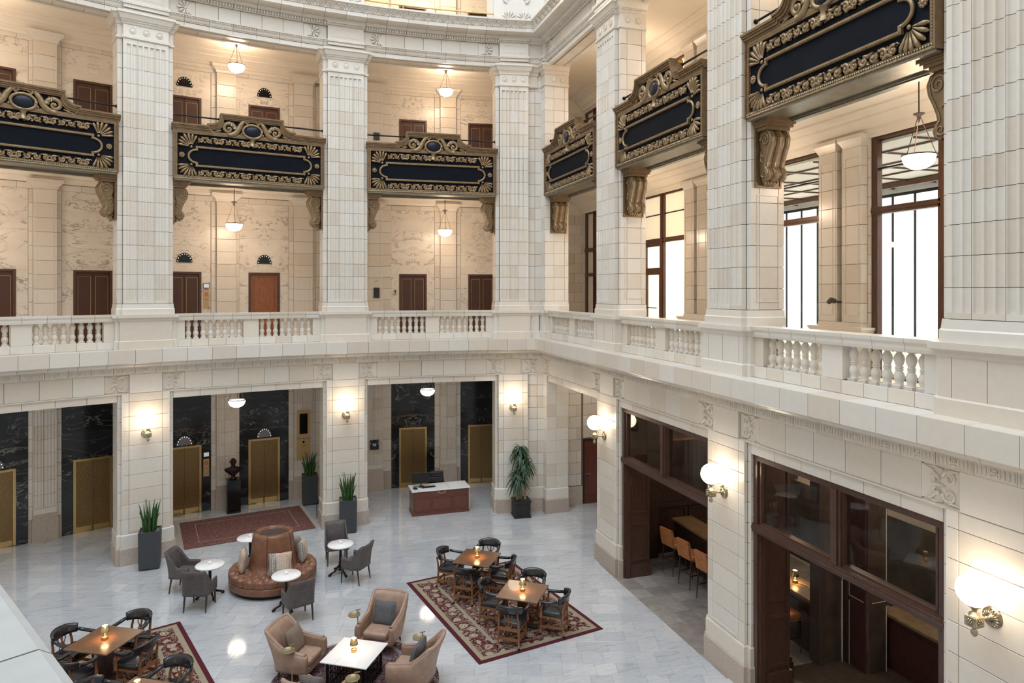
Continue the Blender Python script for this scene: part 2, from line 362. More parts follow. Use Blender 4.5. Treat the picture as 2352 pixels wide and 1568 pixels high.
# ---------------------------------------------------------------- the two walls as (u, d, z): u along, d behind the wall face, z up
RC, CX, CY, XW = 20.6, 3.0, .3, 7.6
def curve(u, d, z):
    a = u/RC; r = RC+d; return (CX+r*math.sin(a), CY+r*math.cos(a), z)
def right(u, d, z): return (XW+d, -u, z)
def basis(w, u):
    if w is curve: a = u/RC; return Vector((math.cos(a), -math.sin(a), 0)), Vector((math.sin(a), math.cos(a), 0))
    return Vector((0, -1, 0)), Vector((1, 0, 0))
def frame(w, u, d, z, face='f'):
    U, D = basis(w, u); Z = Vector((0, 0, 1))
    y = {'f': D, 'p': -U, 'm': U, 's': Z, 't': -Z}[face]
    if face in 'st': x = U; zz = x.cross(y)
    else: x = y.cross(Z); zz = Z
    m = Matrix(((x.x, y.x, zz.x, 0), (x.y, y.y, zz.y, 0), (x.z, y.z, zz.z, 0), (0, 0, 0, 1))); m.translation = Vector(w(u, d, z)); return m
_tm = {}
def tile_mesh(w, h, mat, t=.03, b=.004):
    k = (round(w, 3), round(h, 3), mat, t, b)
    if k not in _tm:
        mb = MB(); x, z = w/2, h/2
        vs = [(-x+b, 0, -z+b), (x-b, 0, -z+b), (x-b, 0, z-b), (-x+b, 0, z-b), (-x, b, -z), (x, b, -z), (x, b, z), (-x, b, z), (-x, t, -z), (x, t, -z), (x, t, z), (-x, t, z)]
        mb.add(vs, [(0, 1, 2, 3), (0, 4, 5, 1), (1, 5, 6, 2), (2, 6, 7, 3), (3, 7, 4, 0), (4, 8, 9, 5), (5, 9, 10, 6), (6, 10, 11, 7), (7, 11, 8, 4)])
        _tm[k] = mb.mesh('tile', mat)
    return _tm[k]
GAP = .0075
def tile(w, u, d, z, wd, h, parent, mat='tile', face='f', name='tile'):
    k = (RC+d)/RC if (w is curve and face in 'fst') else 1
    return put(name, tile_mesh(wd*k-GAP, h-GAP, mat), parent, mw=frame(w, u, d, z, face))
def cols(w, u0, widths, z0, z1, rh, d, parent, mat='tile', face='f', dd=0, stag=False, name='tile'):
    """courses of tiles; for faces p/m u0 is the fixed u and the columns run along d"""
    n = max(1, round((z1-z0)/rh)); h = (z1-z0)/n
    for r in range(n):
        x = u0 if face in 'f' else dd
        ws = widths
        if stag and r % 2: ws = [widths[0]/2]+list(widths[1:])+[widths[0]/2] if len(widths) > 1 else widths
        for wd in ws:
            if face == 'f': tile(w, x+wd/2, d, z0+(r+.5)*h, wd, h, parent, mat, 'f', name)
            else: tile(w, u0, x+wd/2, z0+(r+.5)*h, wd, h, parent, mat, face, name)
            x += wd
_bm = {}
def block_mesh(w, key, prof, wd, mat, name='block', extra=None):
    k = (w is curve, key, round(wd, 3))
    if k not in _bm:
        s = (lambda y: 1+y/RC) if w is curve else None
        mb = MB(); mb.extr(prof, -(wd-GAP)/2, (wd-GAP)/2, s)
        if extra: extra(mb, wd-GAP)
        _bm[k] = mb.mesh(name, mat)
    return _bm[k]
def run(w, key, prof, u0, u1, wd, parent, mat='tile', name='block', extra=None, z=0, d=0):
    """a course of moulded blocks from u0 to u1, profile (d,z)"""
    n = max(1, round((u1-u0)/wd)); ww = (u1-u0)/n
    me = block_mesh(w, key, [(a, b) for a, b in prof], ww, mat, name, extra)
    for i in range(n): put(name, me, parent, mw=frame(w, u0+(i+.5)*ww, d, z))
def corner_u(w, d):
    if w is curve: return RC*math.asin((XW+d-CX)/(RC+d))
    return -(CY+math.sqrt((RC+d)**2-(XW+d-CX)**2))
def mould(w, prof, u0, u1, name, mat, parent=None, n=None):
    """a continuous moulding; 'c' as an end means the mitred corner of the two walls"""
    n = n or max(2, int(abs((u1 if u1 != 'c' else 4)-(u0 if u0 != 'c' else -20))/.8)); m = len(prof); vs = []; fs = []
    for i in range(n+1):
        for d, z in prof:
            a = corner_u(w, d) if u0 == 'c' else u0; b = corner_u(w, d) if u1 == 'c' else u1
            vs.append(w(a+(b-a)*i/n, d, z))
        if i: fs += [((i-1)*m+k, (i-1)*m+(k+1) % m, i*m+(k+1) % m, i*m+k) for k in range(m)]
    fs += [tuple(range(m)), tuple(range(m*n+m-1, m*n-1, -1))]
    mb = MB(); mb.add(vs, fs); return mb.build(name, mat, parent)
def wbox(w, u0, u1, d0, d1, z0, z1, name, mat, parent=None):
    return mould(w, [(d0, z0), (d1, z0), (d1, z1), (d0, z1)], u0, u1, name, mat, parent)
# ================================================================ ARCHITECTURE
WL, WR = curve, right
PIER_L = [-6.79, -1.54]; PIER_R = [-15.73, -10.73, -5.73]
Z0, ZF, ZR = .78, 4.36, 6.38
def st(name, **k): return empty(name, kind='structure', **k)
def loft(mb, w, u0, u1, d0, d1, lv):
    """stack of rectangles (z, outward offset)"""
    mb.nb += 1; e = (mb.nb % 5)*3e-4; lv = [(z+e*(1 if i == len(lv)-1 else 0), o+e*.3) for i, (z, o) in enumerate(lv)]
    vs = []; fs = []
    for z, o in lv: vs += [w(u0-o, d0-o, z), w(u1+o, d0-o, z), w(u1+o, d1, z), w(u0-o, d1, z)]
    for i in range(len(lv)-1): fs += [(4*i+k, 4*i+(k+1) % 4, 4*i+4+(k+1) % 4, 4*i+4+k) for k in range(4)]
    n = 4*(len(lv)-1); fs += [(3, 2, 1, 0), (n, n+1, n+2, n+3)]; mb.add(vs, fs)
# ---- fluted tiles
FL = [.075+i*.1333 for i in range(7)]
def flute_mesh(x0, x1, fl, h, top=0, fw=.1, dep=.04, mat='tile', bot=0):
    k = (round(x0, 3), round(x1, 3), len(fl), round(h, 3), top, mat, bot)
    if k in _tm: return _tm[k]
    pts = [(x0, 0)]
    for f in fl:
        for t in (0, .12, .32, .5, .68, .88, 1): pts.append((f+fw*t, dep*math.sqrt(max(0, 1-(2*t-1)**2))))
    pts.append((x1, 0)); c = (x0+x1)/2; pts = [(x-c, y) for x, y in pts]; n = len(pts); g = GAP/2
    pts[0] = (pts[0][0]+g, 0); pts[-1] = (pts[-1][0]-g, 0)
    mb = MB(); za, zb = -h/2+g+bot, h/2-g-top
    mb.add([(x, y, za) for x, y in pts]+[(x, y, zb) for x, y in pts], [(i, i+1, n+i+1, n+i) for i in range(n-1)])
    e = [(pts[0][0], .05), (pts[-1][0], .05)]
    mb.add([(*e[0], za), (*e[1], za), (*e[1], zb), (*e[0], zb), (pts[0][0], 0, za), (pts[-1][0], 0, za), (pts[-1][0], 0, zb), (pts[0][0], 0, zb)], [(0, 4, 7, 3), (5, 1, 2, 6)])
    for z, r in ((za, -1), (zb, 1)): mb.add([(x, y, z) for x, y in pts]+[(e[1][0], .05, z), (e[0][0], .05, z)], [tuple(range(n+2))[::r]])
    if top: mb.box(pts[0][0], pts[-1][0], 0, .05, zb, h/2-g)
    if bot: mb.box(pts[0][0], pts[-1][0], 0, .05, -h/2+g, za)
    _tm[k] = mb.mesh('fluted_tile', mat); return _tm[k]
def flutes(w, uc, d, z0, z1, n, parent, fl=FL, cuts=(0, .325, .725, 1.05), fw=.1, top=.12, scale=1, bot=.07):
    W_ = cuts[-1]; h = (z1-z0)/n
    for r in range(n):
        for a, b in zip(cuts, cuts[1:]):
            me = flute_mesh(a, b, [f for f in fl if a <= f < b], h, top if r == n-1 else 0, fw, bot=bot if r == 0 else 0)
            put('fluted_tile', me, parent, mw=frame(w, uc+((a+b)/2-W_/2)/scale, d, z0+(r+.5)*h))
def disc(w, u, d, z, face, parent):
    mb = MB(); mb.lathe([(0, -.010), (.060, -.010), (.064, -.004), (.070, -.022), (.082, -.016), (.086, 0)], 20)
    m = frame(w, u, d, z, face) @ Matrix.Rotation(-PI/2, 4, 'X')
    if 'disc' not in _tm: _tm['disc'] = mb.mesh('disc', 'tile')
    put('disc', _tm['disc'], parent, mw=m)
CAPL = [(13.42, .0), (13.44, .03), (13.50, .03), (13.505, .0), (13.78, .0), (13.80, .025), (13.84, .03), (13.90, .055), (13.91, .075), (14.02, .12), (14.04, .15), (14.10, .15)]
JN = 20  # courses above the rail
def upper_pier(w, uc, jl=True, jr=True, half=None):
    P = st('pillar'); Q = st('pillar')
    wbox(w, uc-.62, uc+.62, .03, .68, 4.9, 14.07, 'core', 'grout', P)
    wbox(w, uc-.515, uc+.515, -.05, .05, 6.4, 13.9, 'core', 'grout', P)
    flutes(w, uc, -.10, 6.66, 13.42, 18, P)
    for s in (-1, 1):
        cols(w, uc+s*.585-.06, [.12], 6.66, 13.42, .3756, 0, Q)
        # return of the raised front
        cols(w, uc+s*.525, [.1], 6.66, 13.42, .3756, 0, Q, face='p' if s > 0 else 'm', dd=-.1)
    for s, on in ((-1, jl), (1, jr)):
        if on:
            R = st('wall_jamb')
            for r in range(19):
                za = 6.66+(r+.5)*.3756
                if r == 18: continue
                f = 'p' if s > 0 else 'm'
                tile(w, uc+s*.645, .09, za, .18, .3756, R, face=f); tile(w, uc+s*.645, .38, za, .40, .3756, R, face=f); tile(w, uc+s*.645, .64, za, .12, .3756, R, face=f)
            for a, b in ((6.80, 8.68),):   # sunk panel border
                mb = MB(lambda x, y, z: tuple(Vector(w(uc+s*(.645+y), x, z))))
                for d0, d1, z0, z1 in ((.12, .135, a, b), (.565, .58, a, b), (.135, .565, a, a+.018), (.135, .565, b-.018, b)): mb.box(d0, d1, -.002, .012, z0, z1)
                mb.build('panel_border', 'tile', R)
    mb = MB(); loft(mb, w, uc-.645, uc+.645, 0, .70, CAPL); loft(mb, w, uc-.525, uc+.525, -.10, .1, CAPL); mb.build('capital', 'tile', P)
    # egg and bead courses on the capital
    mb = MB()
    for z, r, n in ((13.865, .014, 34), (13.815, .008, 52)):
        o = .06 if r > .01 else .035
        for i in range(n): mb.ball(w(uc-.525-o+(1.05+2*o)*(i+.5)/n, -.10-o, z), r, seg=6, rings=4)
        for s in (-1, 1):
            for i in range(18): mb.ball(w(uc+s*(.645+o), .0+.7*(i+.5)/18, z), r, seg=6, rings=4)
    mb.build('bead_course', 'tile', P)['kind'] = 'stuff'
    for k in (-1, 0, 1): disc(w, uc+k*.31, -.10, 13.645, 'f', P)
    for s in (-1, 1):
        for dd in (.2, .5): disc(w, uc+s*.645, dd, 13.645, 'p' if s > 0 else 'm', P)
    mb = MB(); loft(mb, w, uc-.645, uc+.645, 0, .70, [(6.36, .035), (6.52, .035), (6.54, .02), (6.655, .01)]); loft(mb, w, uc-.525, uc+.525, -.10, .1, [(6.36, .035), (6.52, .035), (6.54, .02), (6.655, .01)]); mb.build('base', 'tile', P)
    # pedestal in the balustrade
    mb = MB(); lv = [(5.5, .03), (5.70, .03), (5.72, .0), (6.20, .0), (6.22, .02), (6.27, .03), (6.30, .07), (6.38, .07)]
    loft(mb, w, uc-.60, uc+.60, -.14, .3, lv); loft(mb, w, uc-.70, uc+.70, -.05, .3, lv); mb.build('pedestal', 'tile', P)
    mb = MB(lambda x, y, z: w(uc+x, -.1402-y, z))
    for x in (-.42, 0.02, .5): mb.box(x-.003, x+.003, -.01, .001, 5.72, 6.2)
    mb.build('joint', 'grout', P)
def low_pier(w, uc, jl=True, jr=True):
    P = st('pillar')
    wbox(w, uc-.62, uc+.62, .03, .68, 0, 4.7, 'core', 'grout', P)
    wbox(w, uc-.54, uc+.54, -.04, .05, 0, 4.36, 'core', 'grout', P)
    for z0, z1 in ((.78, 4.152),):
        cols(w, uc-.56, [.17, .78, .17], z0, z1, .375, -.07, P)
    cols(w, uc-.56, [.17, .78, .17], 4.152, ZF, .3, -.07, P)
    for s in (-1, 1):
        cols(w, uc+s*.60-.045, [.09], .78, ZF, .3579, 0, P)
        cols(w, uc+s*.56, [.07], .78, ZF, .3579, 0, P, face='p' if s > 0 else 'm', dd=-.07)
        if (s < 0 and jl) or (s > 0 and jr):
            cols(w, uc+s*.645, [.27, .43], .78, 4.152, .375, 0, P, face='p' if s > 0 else 'm', dd=0)
    for z0, z1, o in ((0, .45, .05), (.45, .78, .025)):
        mb = MB(); lv = [(z0, o), (z1-.03, o), (z1, o-.02)]
        loft(mb, w, uc-.645, uc+.645, 0, .70, lv); loft(mb, w, uc-.56, uc+.56, -.07, .1, lv)
        mb.build('plinth' if z0 == 0 else 'base_course', 'stone' if z0 == 0 else 'tile', P)
    mb = MB(lambda x, y, z: w(uc+x, -.098-y, z))   # raised frame line on the base
    mb.box(-.36, .36, 0, .012, .86, .875); mb.build('base_line', 'tile', P)
for uc in PIER_L: upper_pier(WL, uc); low_pier(WL, uc)
for uc in PIER_R: upper_pier(WR, uc, jl=False); low_pier(WR, uc, jl=False)
# corner piers
def corner():
    P = st('pillar'); w = WL
    wbox(w, 3.09, 4.6, .06, .68, 0, 14.07, 'core', 'grout', P); wbox(w, 4.55, 4.8, .02, .1, 0, 14.07, 'corner_fillet', 'tile', P)
    wbox(w, 3.20, 4.07, -.05, .1, 6.4, 13.9, 'core', 'grout', P)
    fl = [.07+i*.1333 for i in range(6)]; flutes(w, 3.19+.46, -.10, 6.66, 13.42, 18, P, fl, (0, .32, .59, .92))
    cols(w, 3.07, [.12], 6.66, 13.42, .3756, 0, P)
    R = st('wall_corner')
    cols(w, 4.11, [.22, .33], 6.66, 14.07, .3756, .04, R)
    f3 = [.06, .155, .25]; 
    for r in range(18):
        put('fluted_tile', flute_mesh(0, .40, f3, .3756, .12 if r == 17 else 0, .07, bot=.07 if r == 0 else 0), R, mw=frame(WR, -20.30, -.10, 6.66+(r+.5)*.3756))
    for r in range(18):
        za = 6.66+(r+.5)*.3756
        tile(w, 3.07, .35, za, .70, .3756, P, face='m')
        tile(w, 4.11, -.03, za, .14, .3756, R, face='p')
    R2 = st('wall_corner')
    for r in range(18):
        za = 6.66+(r+.5)*.3756
        tile(WR, -20.08, .05, za, .3, .3756, R2, face='p'); tile(WR, -20.08, .38, za, .36, .3756, R2, face='p'); tile(WR, -20.08, .63, za, .14, .3756, R2, face='p')
    mb = MB(lambda x, y, z: w(0, 0, 0)); 
    wbox(WR, -20.9, -20.10, -.02, .68, 0, 14.07, 'core', 'tile', R2)
    mb = MB(); loft(mb, w, 3.07, 4.4, 0, .70, CAPL); loft(mb, w, 3.19, 4.11, -.10, .1, CAPL)
    loft(mb, WR, -20.5, -20.08, -.1, .70, CAPL); mb.build('capital', 'tile', P)
    lv = [(6.36, .035), (6.52, .035), (6.54, .02), (6.655, .01)]
    mb = MB(); loft(mb, w, 3.07, 4.5, 0, .70, lv); loft(mb, w, 3.19, 4.11, -.10, .1, lv); loft(mb, WR, -20.5, -20.08, -.1, .70, lv); mb.build('base', 'tile', P)
    mb = MB(); lv = [(5.5, .03), (5.70, .03), (5.72, .0), (6.20, .0), (6.22, .02), (6.27, .03), (6.30, .07), (6.38, .07)]
    loft(mb, w, 3.16, 4.16, -.14, .3, lv); loft(mb, w, 3.02, 4.45, -.05, .3, lv); loft(mb, WR, -20.5, -20.15, -.16, .3, lv); loft(mb, WR, -20.5, -20.0, -.05, .3, lv); mb.build('pedestal', 'tile', P)
    mb = MB(); 
    for k in (0, 1, 2): disc(w, 3.35+k*.30, -.10, 13.645, 'f', P)
    for dd in (.2, .5): disc(WR, -20.08, dd, 13.645, 'p', P)
    disc(w, 3.07, .3, 13.645, 'm', P)
    # ground floor
    G = st('pillar')
    cols(w, 3.15, [.17, .62, .16], .78, 4.152, .375, -.07, G); cols(w, 3.15, [.17, .62, .16], 4.152, ZF, .3, -.07, G)
    wbox(w, 3.2, 4.08, -.04, .08, 0, 4.36, 'core', 'grout', G)
    cols(w, 4.10, [.30, .24], .78, ZF, .375, .0, G); cols(w, 3.06, [.09], .78, ZF, .3579, 0, G)
    cols(WR, -20.45, [.36], .78, ZF, .375, -.04, G)
    cols(WR, -20.09, [.33, .40], .78, 4.152, .375, -.04, G, face='p', dd=-.04)
    cols(w, 3.06, [.27, .43], .78, 4.152, .375, 0, G, face='m', dd=0)
    for z0, z1, o in ((0, .45, .05), (.45, .78, .025)):
        mb = MB(); lv = [(z0, o), (z1-.03, o), (z1, o-.02)]
        loft(mb, w, 3.06, 4.75, .0, .70, lv); loft(mb, w, 3.15, 4.10, -.07, .1, lv); loft(mb, WR, -20.45, -20.09, -.04, .69, lv)
        mb.build('plinth' if z0 == 0 else 'base_course', 'stone' if z0 == 0 else 'tile', G)
corner()

# ---- openings: lintels, soffits, balustrades
OPEN_L = [(-11.40, -7.435), (-6.145, -2.185), (-.895, 3.07)]
OPEN_R = [(-20.08, -16.375), (-15.085, -11.375), (-10.085, -6.375)]
ALLOPEN = [(WL, a, b) for a, b in OPEN_L]+[(WR, a, b) for a, b in OPEN_R]
def baluster_mesh():
    mb = MB(); pr = [(.052, .05), (.056, .07), (.05, .085), (.062, .13), (.072, .17), (.066, .22), (.045, .275), (.042, .285), (.056, .292), (.056, .305), (.046, .31), (.046, .318), (.056, .324), (.056, .337), (.042, .345), (.052, .38), (.066, .43), (.072, .47), (.060, .52), (.036, .56), (.034, .575), (.05, .58), (.05, .60)]
    mb.lathe([(r, z) for r, z in pr], 12); mb.box(-.066, .066, -.066, .066, 0, .05); mb.box(-.03, .03, -.03, .03, .6, .64); return mb.mesh('baluster', 'tile')
BAL = baluster_mesh()
L1 = st('wall_left'); R1 = st('wall_right'); L2 = st('trim_1'); R2_ = st('trim_2')
for w, a, b in ALLOPEN:
    par = L1 if w is WL else R1
    n = 6; wd = (b-a)/n
    for i in range(n):
        tile(w, a+(i+.5)*wd, 0, 4.255, wd, .208, par); 
        tile(w, a+(i+.5)*wd, .16, 4.152, wd, .31, par, face='s'); tile(w, a+(i+.5)*wd, .50, 4.152, wd, .38, par, face='s')
    wbox(w, a, b, .03, .7, 4.18, 5.3, 'core', 'grout', par)
    # balustrade
    Bl = st('balustrade'); rail = b-a
    g = [.30, .5*(rail-.6-.42), .42, .5*(rail-.6-.42), .30]
    nb = 8 if w is WL else 7
    x = a
    for k, gw in enumerate(g):
        if k % 2 == 0:
            o = MB(); loft(o, w, x+.008, x+gw-.008, .03, .27, [(5.70, 0), (6.22, 0)]); o.build('pier_block', 'tile', Bl)
        else:
            for i in range(nb): put('baluster', BAL, Bl, mw=frame(w, x+gw*(i+.5)/nb, .15, 5.69) @ Matrix.Diagonal((1, 1, .845, 1)))
        x += gw
    nn = max(1, round(rail/.42)); 
    for i in range(nn): tile(w, a+(i+.5)*rail/nn, .0, 5.60, rail/nn, .2, Bl)
    wbox(w, a, b, .02, .3, 5.3, 5.69, 'core', 'grout2', Bl)
    prof = [(-.02, 6.20), (.30, 6.20), (.30, 6.30), (.34, 6.38), (-.06, 6.38), (-.055, 6.33), (-.03, 6.29), (-.03, 6.245)]
    run(w, 'rail', prof, a, b, .5, Bl, name='rail_block')
# ---- continuous courses
UL0 = -11.4; UR1 = -3.9
def joint_run(w, key, prof, u0, u1, wd, parent, **k): run(w, key, prof, u0, u1, wd, parent, **k)
ledge = [(-.445, 5.15), (.04, 5.15), (.04, 5.5), (-.465, 5.5), (-.465, 5.17)]
ogee = [(-.16, 5.035), (.04, 5.035), (.04, 5.145), (-.34, 5.145), (-.34, 5.12), (-.29, 5.115), (-.24, 5.09), (-.215, 5.055), (-.18, 5.04)]
dent = [(0, 0)]
def ros_extra(mb, w):
    for i in range(9):
        if i == 4: continue
        x = -w/2+w*(i+.5)/9
        mb.tube([(x, -.118, 4.895), (x, -.126, 4.915), (x, -.126, 4.995), (x, -.118, 5.01)], [.006, .013, .013, .006], 6)
    for k in range(6):
        a = k*PI/3; mb.ball((.022*math.cos(a)*1.3, -.125, 4.95+.022*math.sin(a)*1.6), .02, seg=6, rings=4)
    mb.ball((0, -.13, 4.95), .02, seg=6, rings=4)
ros = [(-.12, 4.87), (.04, 4.87), (.04, 5.03), (-.12, 5.03)]
for w, u0, u1, T in ((WL, UL0, None, L2), (WR, None, UR1, R2_)):
    def ends(d): return (u0 if u0 is not None else corner_u(w, d), u1 if u1 is not None else corner_u(w, d))
    cu = corner_u(w, 0)
    a, b = ends(-.55)
    if w is WL: b = 4.0
    else: a = -19.75
    run(w, 'ledge', ledge, a, b, .62, T, name='ledge_block')
    mould(w, ledge, b if w is WL else 'c', 'c' if w is WL else a, 'ledge_corner', 'tile', T, 2)
    run(w, 'ogee', ogee, a, b, .62, T, name='moulding_block')
    mould(w, ogee, b if w is WL else 'c', 'c' if w is WL else a, 'moulding_corner', 'tile', T, 2)
    a2, b2 = ends(-.12); 
    run(w, 'ros', ros, a2+(0 if w is WL else .0), b2, .49, T, name='rosette_block', extra=ros_extra)
    a3, b3 = ends(0)
    wbox(w, a3, b3, .03, .7, 4.36, 5.3, 'core', 'grout', T)
# frieze tiles with scrolled end blocks
def spiral(cx, cz, r0, r1, a0, turns, y0, n=26, dirn=1):
    return [(cx+(r0+(r1-r0)*i/n)*math.cos(a0+dirn*2*PI*turns*i/n), y0, cz+(r0+(r1-r0)*i/n)*math.sin(a0+dirn*2*PI*turns*i/n)) for i in range(n+1)]
def scroll_block(flip=1):
    mb = MB(); mb.box(-.26, .26, -.004, .03, -.24, .24)
    for s in (1, -1):
        mb.box(-.28, .28, -.02, 0, s*.24-.012, s*.24+.012)
        p = [(flip*-.22, -.012, s*.19), (flip*-.14, -.014, s*.17), (flip*-.08, -.014, s*.10), (flip*-.02, -.014, s*.07)]
        mb.tube(p, [.012, .022, .024, .02], 6)
        mb.tube(spiral(flip*.10, s*.10, .10, .02, (PI if flip > 0 else 0), 1.1, -.012, 22, -s*flip), [.026-.0006*i for i in range(23)], 6)
        mb.tube(spiral(flip*-.10, s*.07, .065, .015, (0 if flip > 0 else PI), .9, -.012, 18, s*flip), [.018-.0004*i for i in range(19)], 6)
        mb.tube([(flip*.10, -.012, s*.2), (flip*.18, -.014, s*.2), (flip*.25, -.012, s*.215)], [.02, .016, .012], 6)
        mb.tube([(flip*-.2, -.01, s*.2), (flip*-.1, -.014, s*.215), (flip*.02, -.012, s*.2)], [.01, .016, .01], 6)
    mb.tube([(flip*-.16, -.012, 0), (flip*-.05, -.018, 0), (flip*.04, -.012, 0)], [.01, .03, .008], 6)
    return mb.mesh('scroll_block', 'tile')
SB = {1: scroll_block(1), -1: scroll_block(-1)}
FZL = st('wall_left_frieze'); FZR = st('wall_right_frieze')
def half_disc(flip):
    k = ('hd', flip)
    if k not in _tm:
        mb = MB(); mb.prism([(0, -.215)]+[(flip*.2*math.cos(t*PI/12-PI/2), .215*math.sin(t*PI/12-PI/2)) for t in range(1, 12)]+[(0, .215)], -.03, 0, False, .006); _tm[k] = mb.mesh('tile_end', 'tile')
    return _tm[k]
for w, a, b in ALLOPEN:
    par = FZL if w is WL else FZR; lim = 3.85 if w is WL else None
    for e, f in ((a, -1), (b, 1)):
        put('scroll_block', SB[f], par, mw=frame(w, e, -.01, 4.61))
        put('tile_end', half_disc(f), par, mw=frame(w, e-f*.28, -.0, 4.61))
    n = 5; x0, x1 = a+.28, b-.28; wd = (x1-x0)/n
    for i in range(n): tile(w, x0+(i+.5)*wd, -.03, 4.61, wd, .48, par)
for w, uc in [(WL, u) for u in PIER_L]+[(WR, u) for u in PIER_R]:
    wbox(w, uc-.42, uc+.42, -.004, .03, 4.372, 4.845, 'backing', 'tile', FZL if w is WL else FZR)
    tile(w, uc, -.07, 4.61, .76, .49, FZL if w is WL else FZR); wbox(w, uc-.372, uc+.372, -.05, .03, 4.372, 4.845, 'backing', 'tile', FZL if w is WL else FZR)
wbox(WL, 3.365, 3.875, -.05, .03, 4.372, 4.845, 'backing', 'tile', FZL); wbox(WL, 3.06, 4.8, -.026, .03, 4.372, 4.845, 'backing', 'tile', FZL); tile(WL, 3.62, -.07, 4.61, .52, .49, FZL); put('scroll_block', SB[-1], FZL, mw=frame(WL, 4.18, -.03, 4.61))
for w, u0, u1, T in ((WL, UL0, 'c', L2), (WR, 'c', UR1, R2_)):
    mould(w, [(-.045, 4.345), (.03, 4.345), (.03, 4.37), (-.045, 4.37)], u0, u1, 'fillet', 'tile', T)
    mould(w, [(-.06, 4.845), (.03, 4.845), (.03, 4.87), (-.06, 4.87)], u0, u1, 'fillet', 'tile', T)

# ---- upper entablature
def EZ(z): return 14.06+(z-14.08)*.875
E1 = st('trim_3'); E2 = st('trim_4'); E3 = st('trim_5'); E4 = st('trim_6')
def egg_extra(mb, w):
    n = 9
    for i in range(n): mb.ball((-w/2+w*(i+.5)/n, -.085, EZ(14.37)), .02, sz=1.3, seg=6, rings=4)
    for i in range(15): mb.ball((-w/2+w*(i+.5)/15, -.05, EZ(14.285)), .011, seg=5, rings=3)
def dentil_extra(mb, w):
    n = 8
    for i in range(n): mb.box(-w/2+w*(i+.25)/n, -w/2+w*(i+.8)/n, -.15, -.06, EZ(14.93), EZ(15.0))
    for i in range(16): mb.ball((-w/2+w*(i+.5)/16, -.19, EZ(15.085)), .013, seg=5, rings=3)
def cyma_extra(mb, w):
    n = 2
    for i in range(n):
        x = -w/2+w*(i+.5)/n; r = w/n*.46
        mb.tube([(x-r, -.515, EZ(15.30)), (x-r*.8, -.55, EZ(15.39)), (x-r*.3, -.585, EZ(15.455)), (x, -.59, EZ(15.47)), (x+r*.3, -.585, EZ(15.455)), (x+r*.8, -.55, EZ(15.39)), (x+r, -.515, EZ(15.30))], .011, 5)
        mb.tube([(x-r*.55, -.515, EZ(15.30)), (x-r*.35, -.55, EZ(15.36)), (x, -.565, EZ(15.405)), (x+r*.35, -.55, EZ(15.36)), (x+r*.55, -.515, EZ(15.30))], .010, 5)
        mb.ball((x, -.53, EZ(15.33)), .022, sz=1.4, seg=6, rings=4)
        mb.tube([(x+r*1.05, -.51, EZ(15.31)), (x+r*1.05, -.60, EZ(15.47))], [.006, .014], 5)
_=0
c_arch = [(0, 14.08), (.05, 14.08), (.05, 14.22), (0, 14.22)]
c_egg = [(-.02, 14.23), (.05, 14.23), (.05, 14.43), (-.11, 14.43), (-.11, 14.405), (-.085, 14.395), (-.055, 14.33), (-.04, 14.26), (-.02, 14.25)]
c_dent = [(-.03, 14.91), (.05, 14.91), (.05, 15.12), (-.21, 15.12), (-.20, 15.06), (-.14, 15.02), (-.10, 15.01), (-.06, 14.92)]
c_cor = [(-.21, 15.125), (.05, 15.125), (.05, 15.29), (-.50, 15.29), (-.50, 15.165), (-.42, 15.135)]
c_cym = [(-.50, 15.295), (.05, 15.295), (.05, 15.56), (-.64, 15.56), (-.64, 15.505), (-.60, 15.48), (-.54, 15.40), (-.51, 15.31)]
c_arch, c_egg, c_dent, c_cor, c_cym = [[(d, EZ(z)) for d, z in q] for q in (c_arch, c_egg, c_dent, c_cor, c_cym)]
for w, T, T2, (ua, ub) in ((WL, E1, E3, (UL0, 3.95)), (WR, E2, E4, (-19.7, -9.9))):
    for key, prof, ex, wd, tt in (('arch', c_arch, None, .62, T), ('egg', c_egg, egg_extra, .62, T), ('dentil', c_dent, dentil_extra, .62, T), ('corona', c_cor, None, .62, T2), ('cyma', c_cym, cyma_extra, .62, T2)):
        run(w, key, prof, ua, ub, wd, tt, name={'arch': 'architrave_block', 'egg': 'egg_moulding_block', 'dentil': 'dentil_block', 'corona': 'corona_block', 'cyma': 'leaf_moulding_block'}[key], extra=ex)
        mould(w, prof, ub if w is WL else 'c', 'c' if w is WL else ua, 'moulding_corner', 'tile', tt, 2)
    wbox(w, ua if w is WL else -20.3, ub+.5 if w is WL else ub, .04, .7, 14.09, 15.3, 'core', 'grout', T)
wbox(WL, 4.0, 4.8, .0, .7, 14.08, 15.0, 'corner_frieze', 'tile', E1)
# palmettes: fan of petals
def palmette(mat, r=.20, n=7, a0=-PI*.62, a1=PI*.62, th=.02, rb=.04):
    mb = MB(); mb.ball((0, -.01, 0), rb, sy=.6, seg=10, rings=6)
    for i in range(n):
        a = a0+(a1-a0)*i/(n-1); L_ = r*(1-.12*abs(i-(n-1)/2)/((n-1)/2)); c, s = math.cos(a), math.sin(a)
        wd = L_*abs(a1-a0)/(n-1)*.36
        P = [(c*L_*t, -th*q, s*L_*t) for t, q in ((.2, .4), (.5, .7), (.8, 1.), (.95, .8), (1.0, .2))]
        mb.tube(P, [wd*.25, wd*.6, wd, wd*.85, wd*.3], 6)
    return mb.mesh('palmette', mat)
PAL = palmette('tile', .22, 7, th=.02, rb=.045)
FL1 = st('wall_left_upper_frieze'); FR1 = st('wall_right_upper_frieze')
def circ(x, z, r, mat, y=-.008, t=.008):
    mb = MB(); mb.tube([(x+r*math.cos(a*PI/12), y, z+r*math.sin(a*PI/12)) for a in range(25)], t, 5); return mb
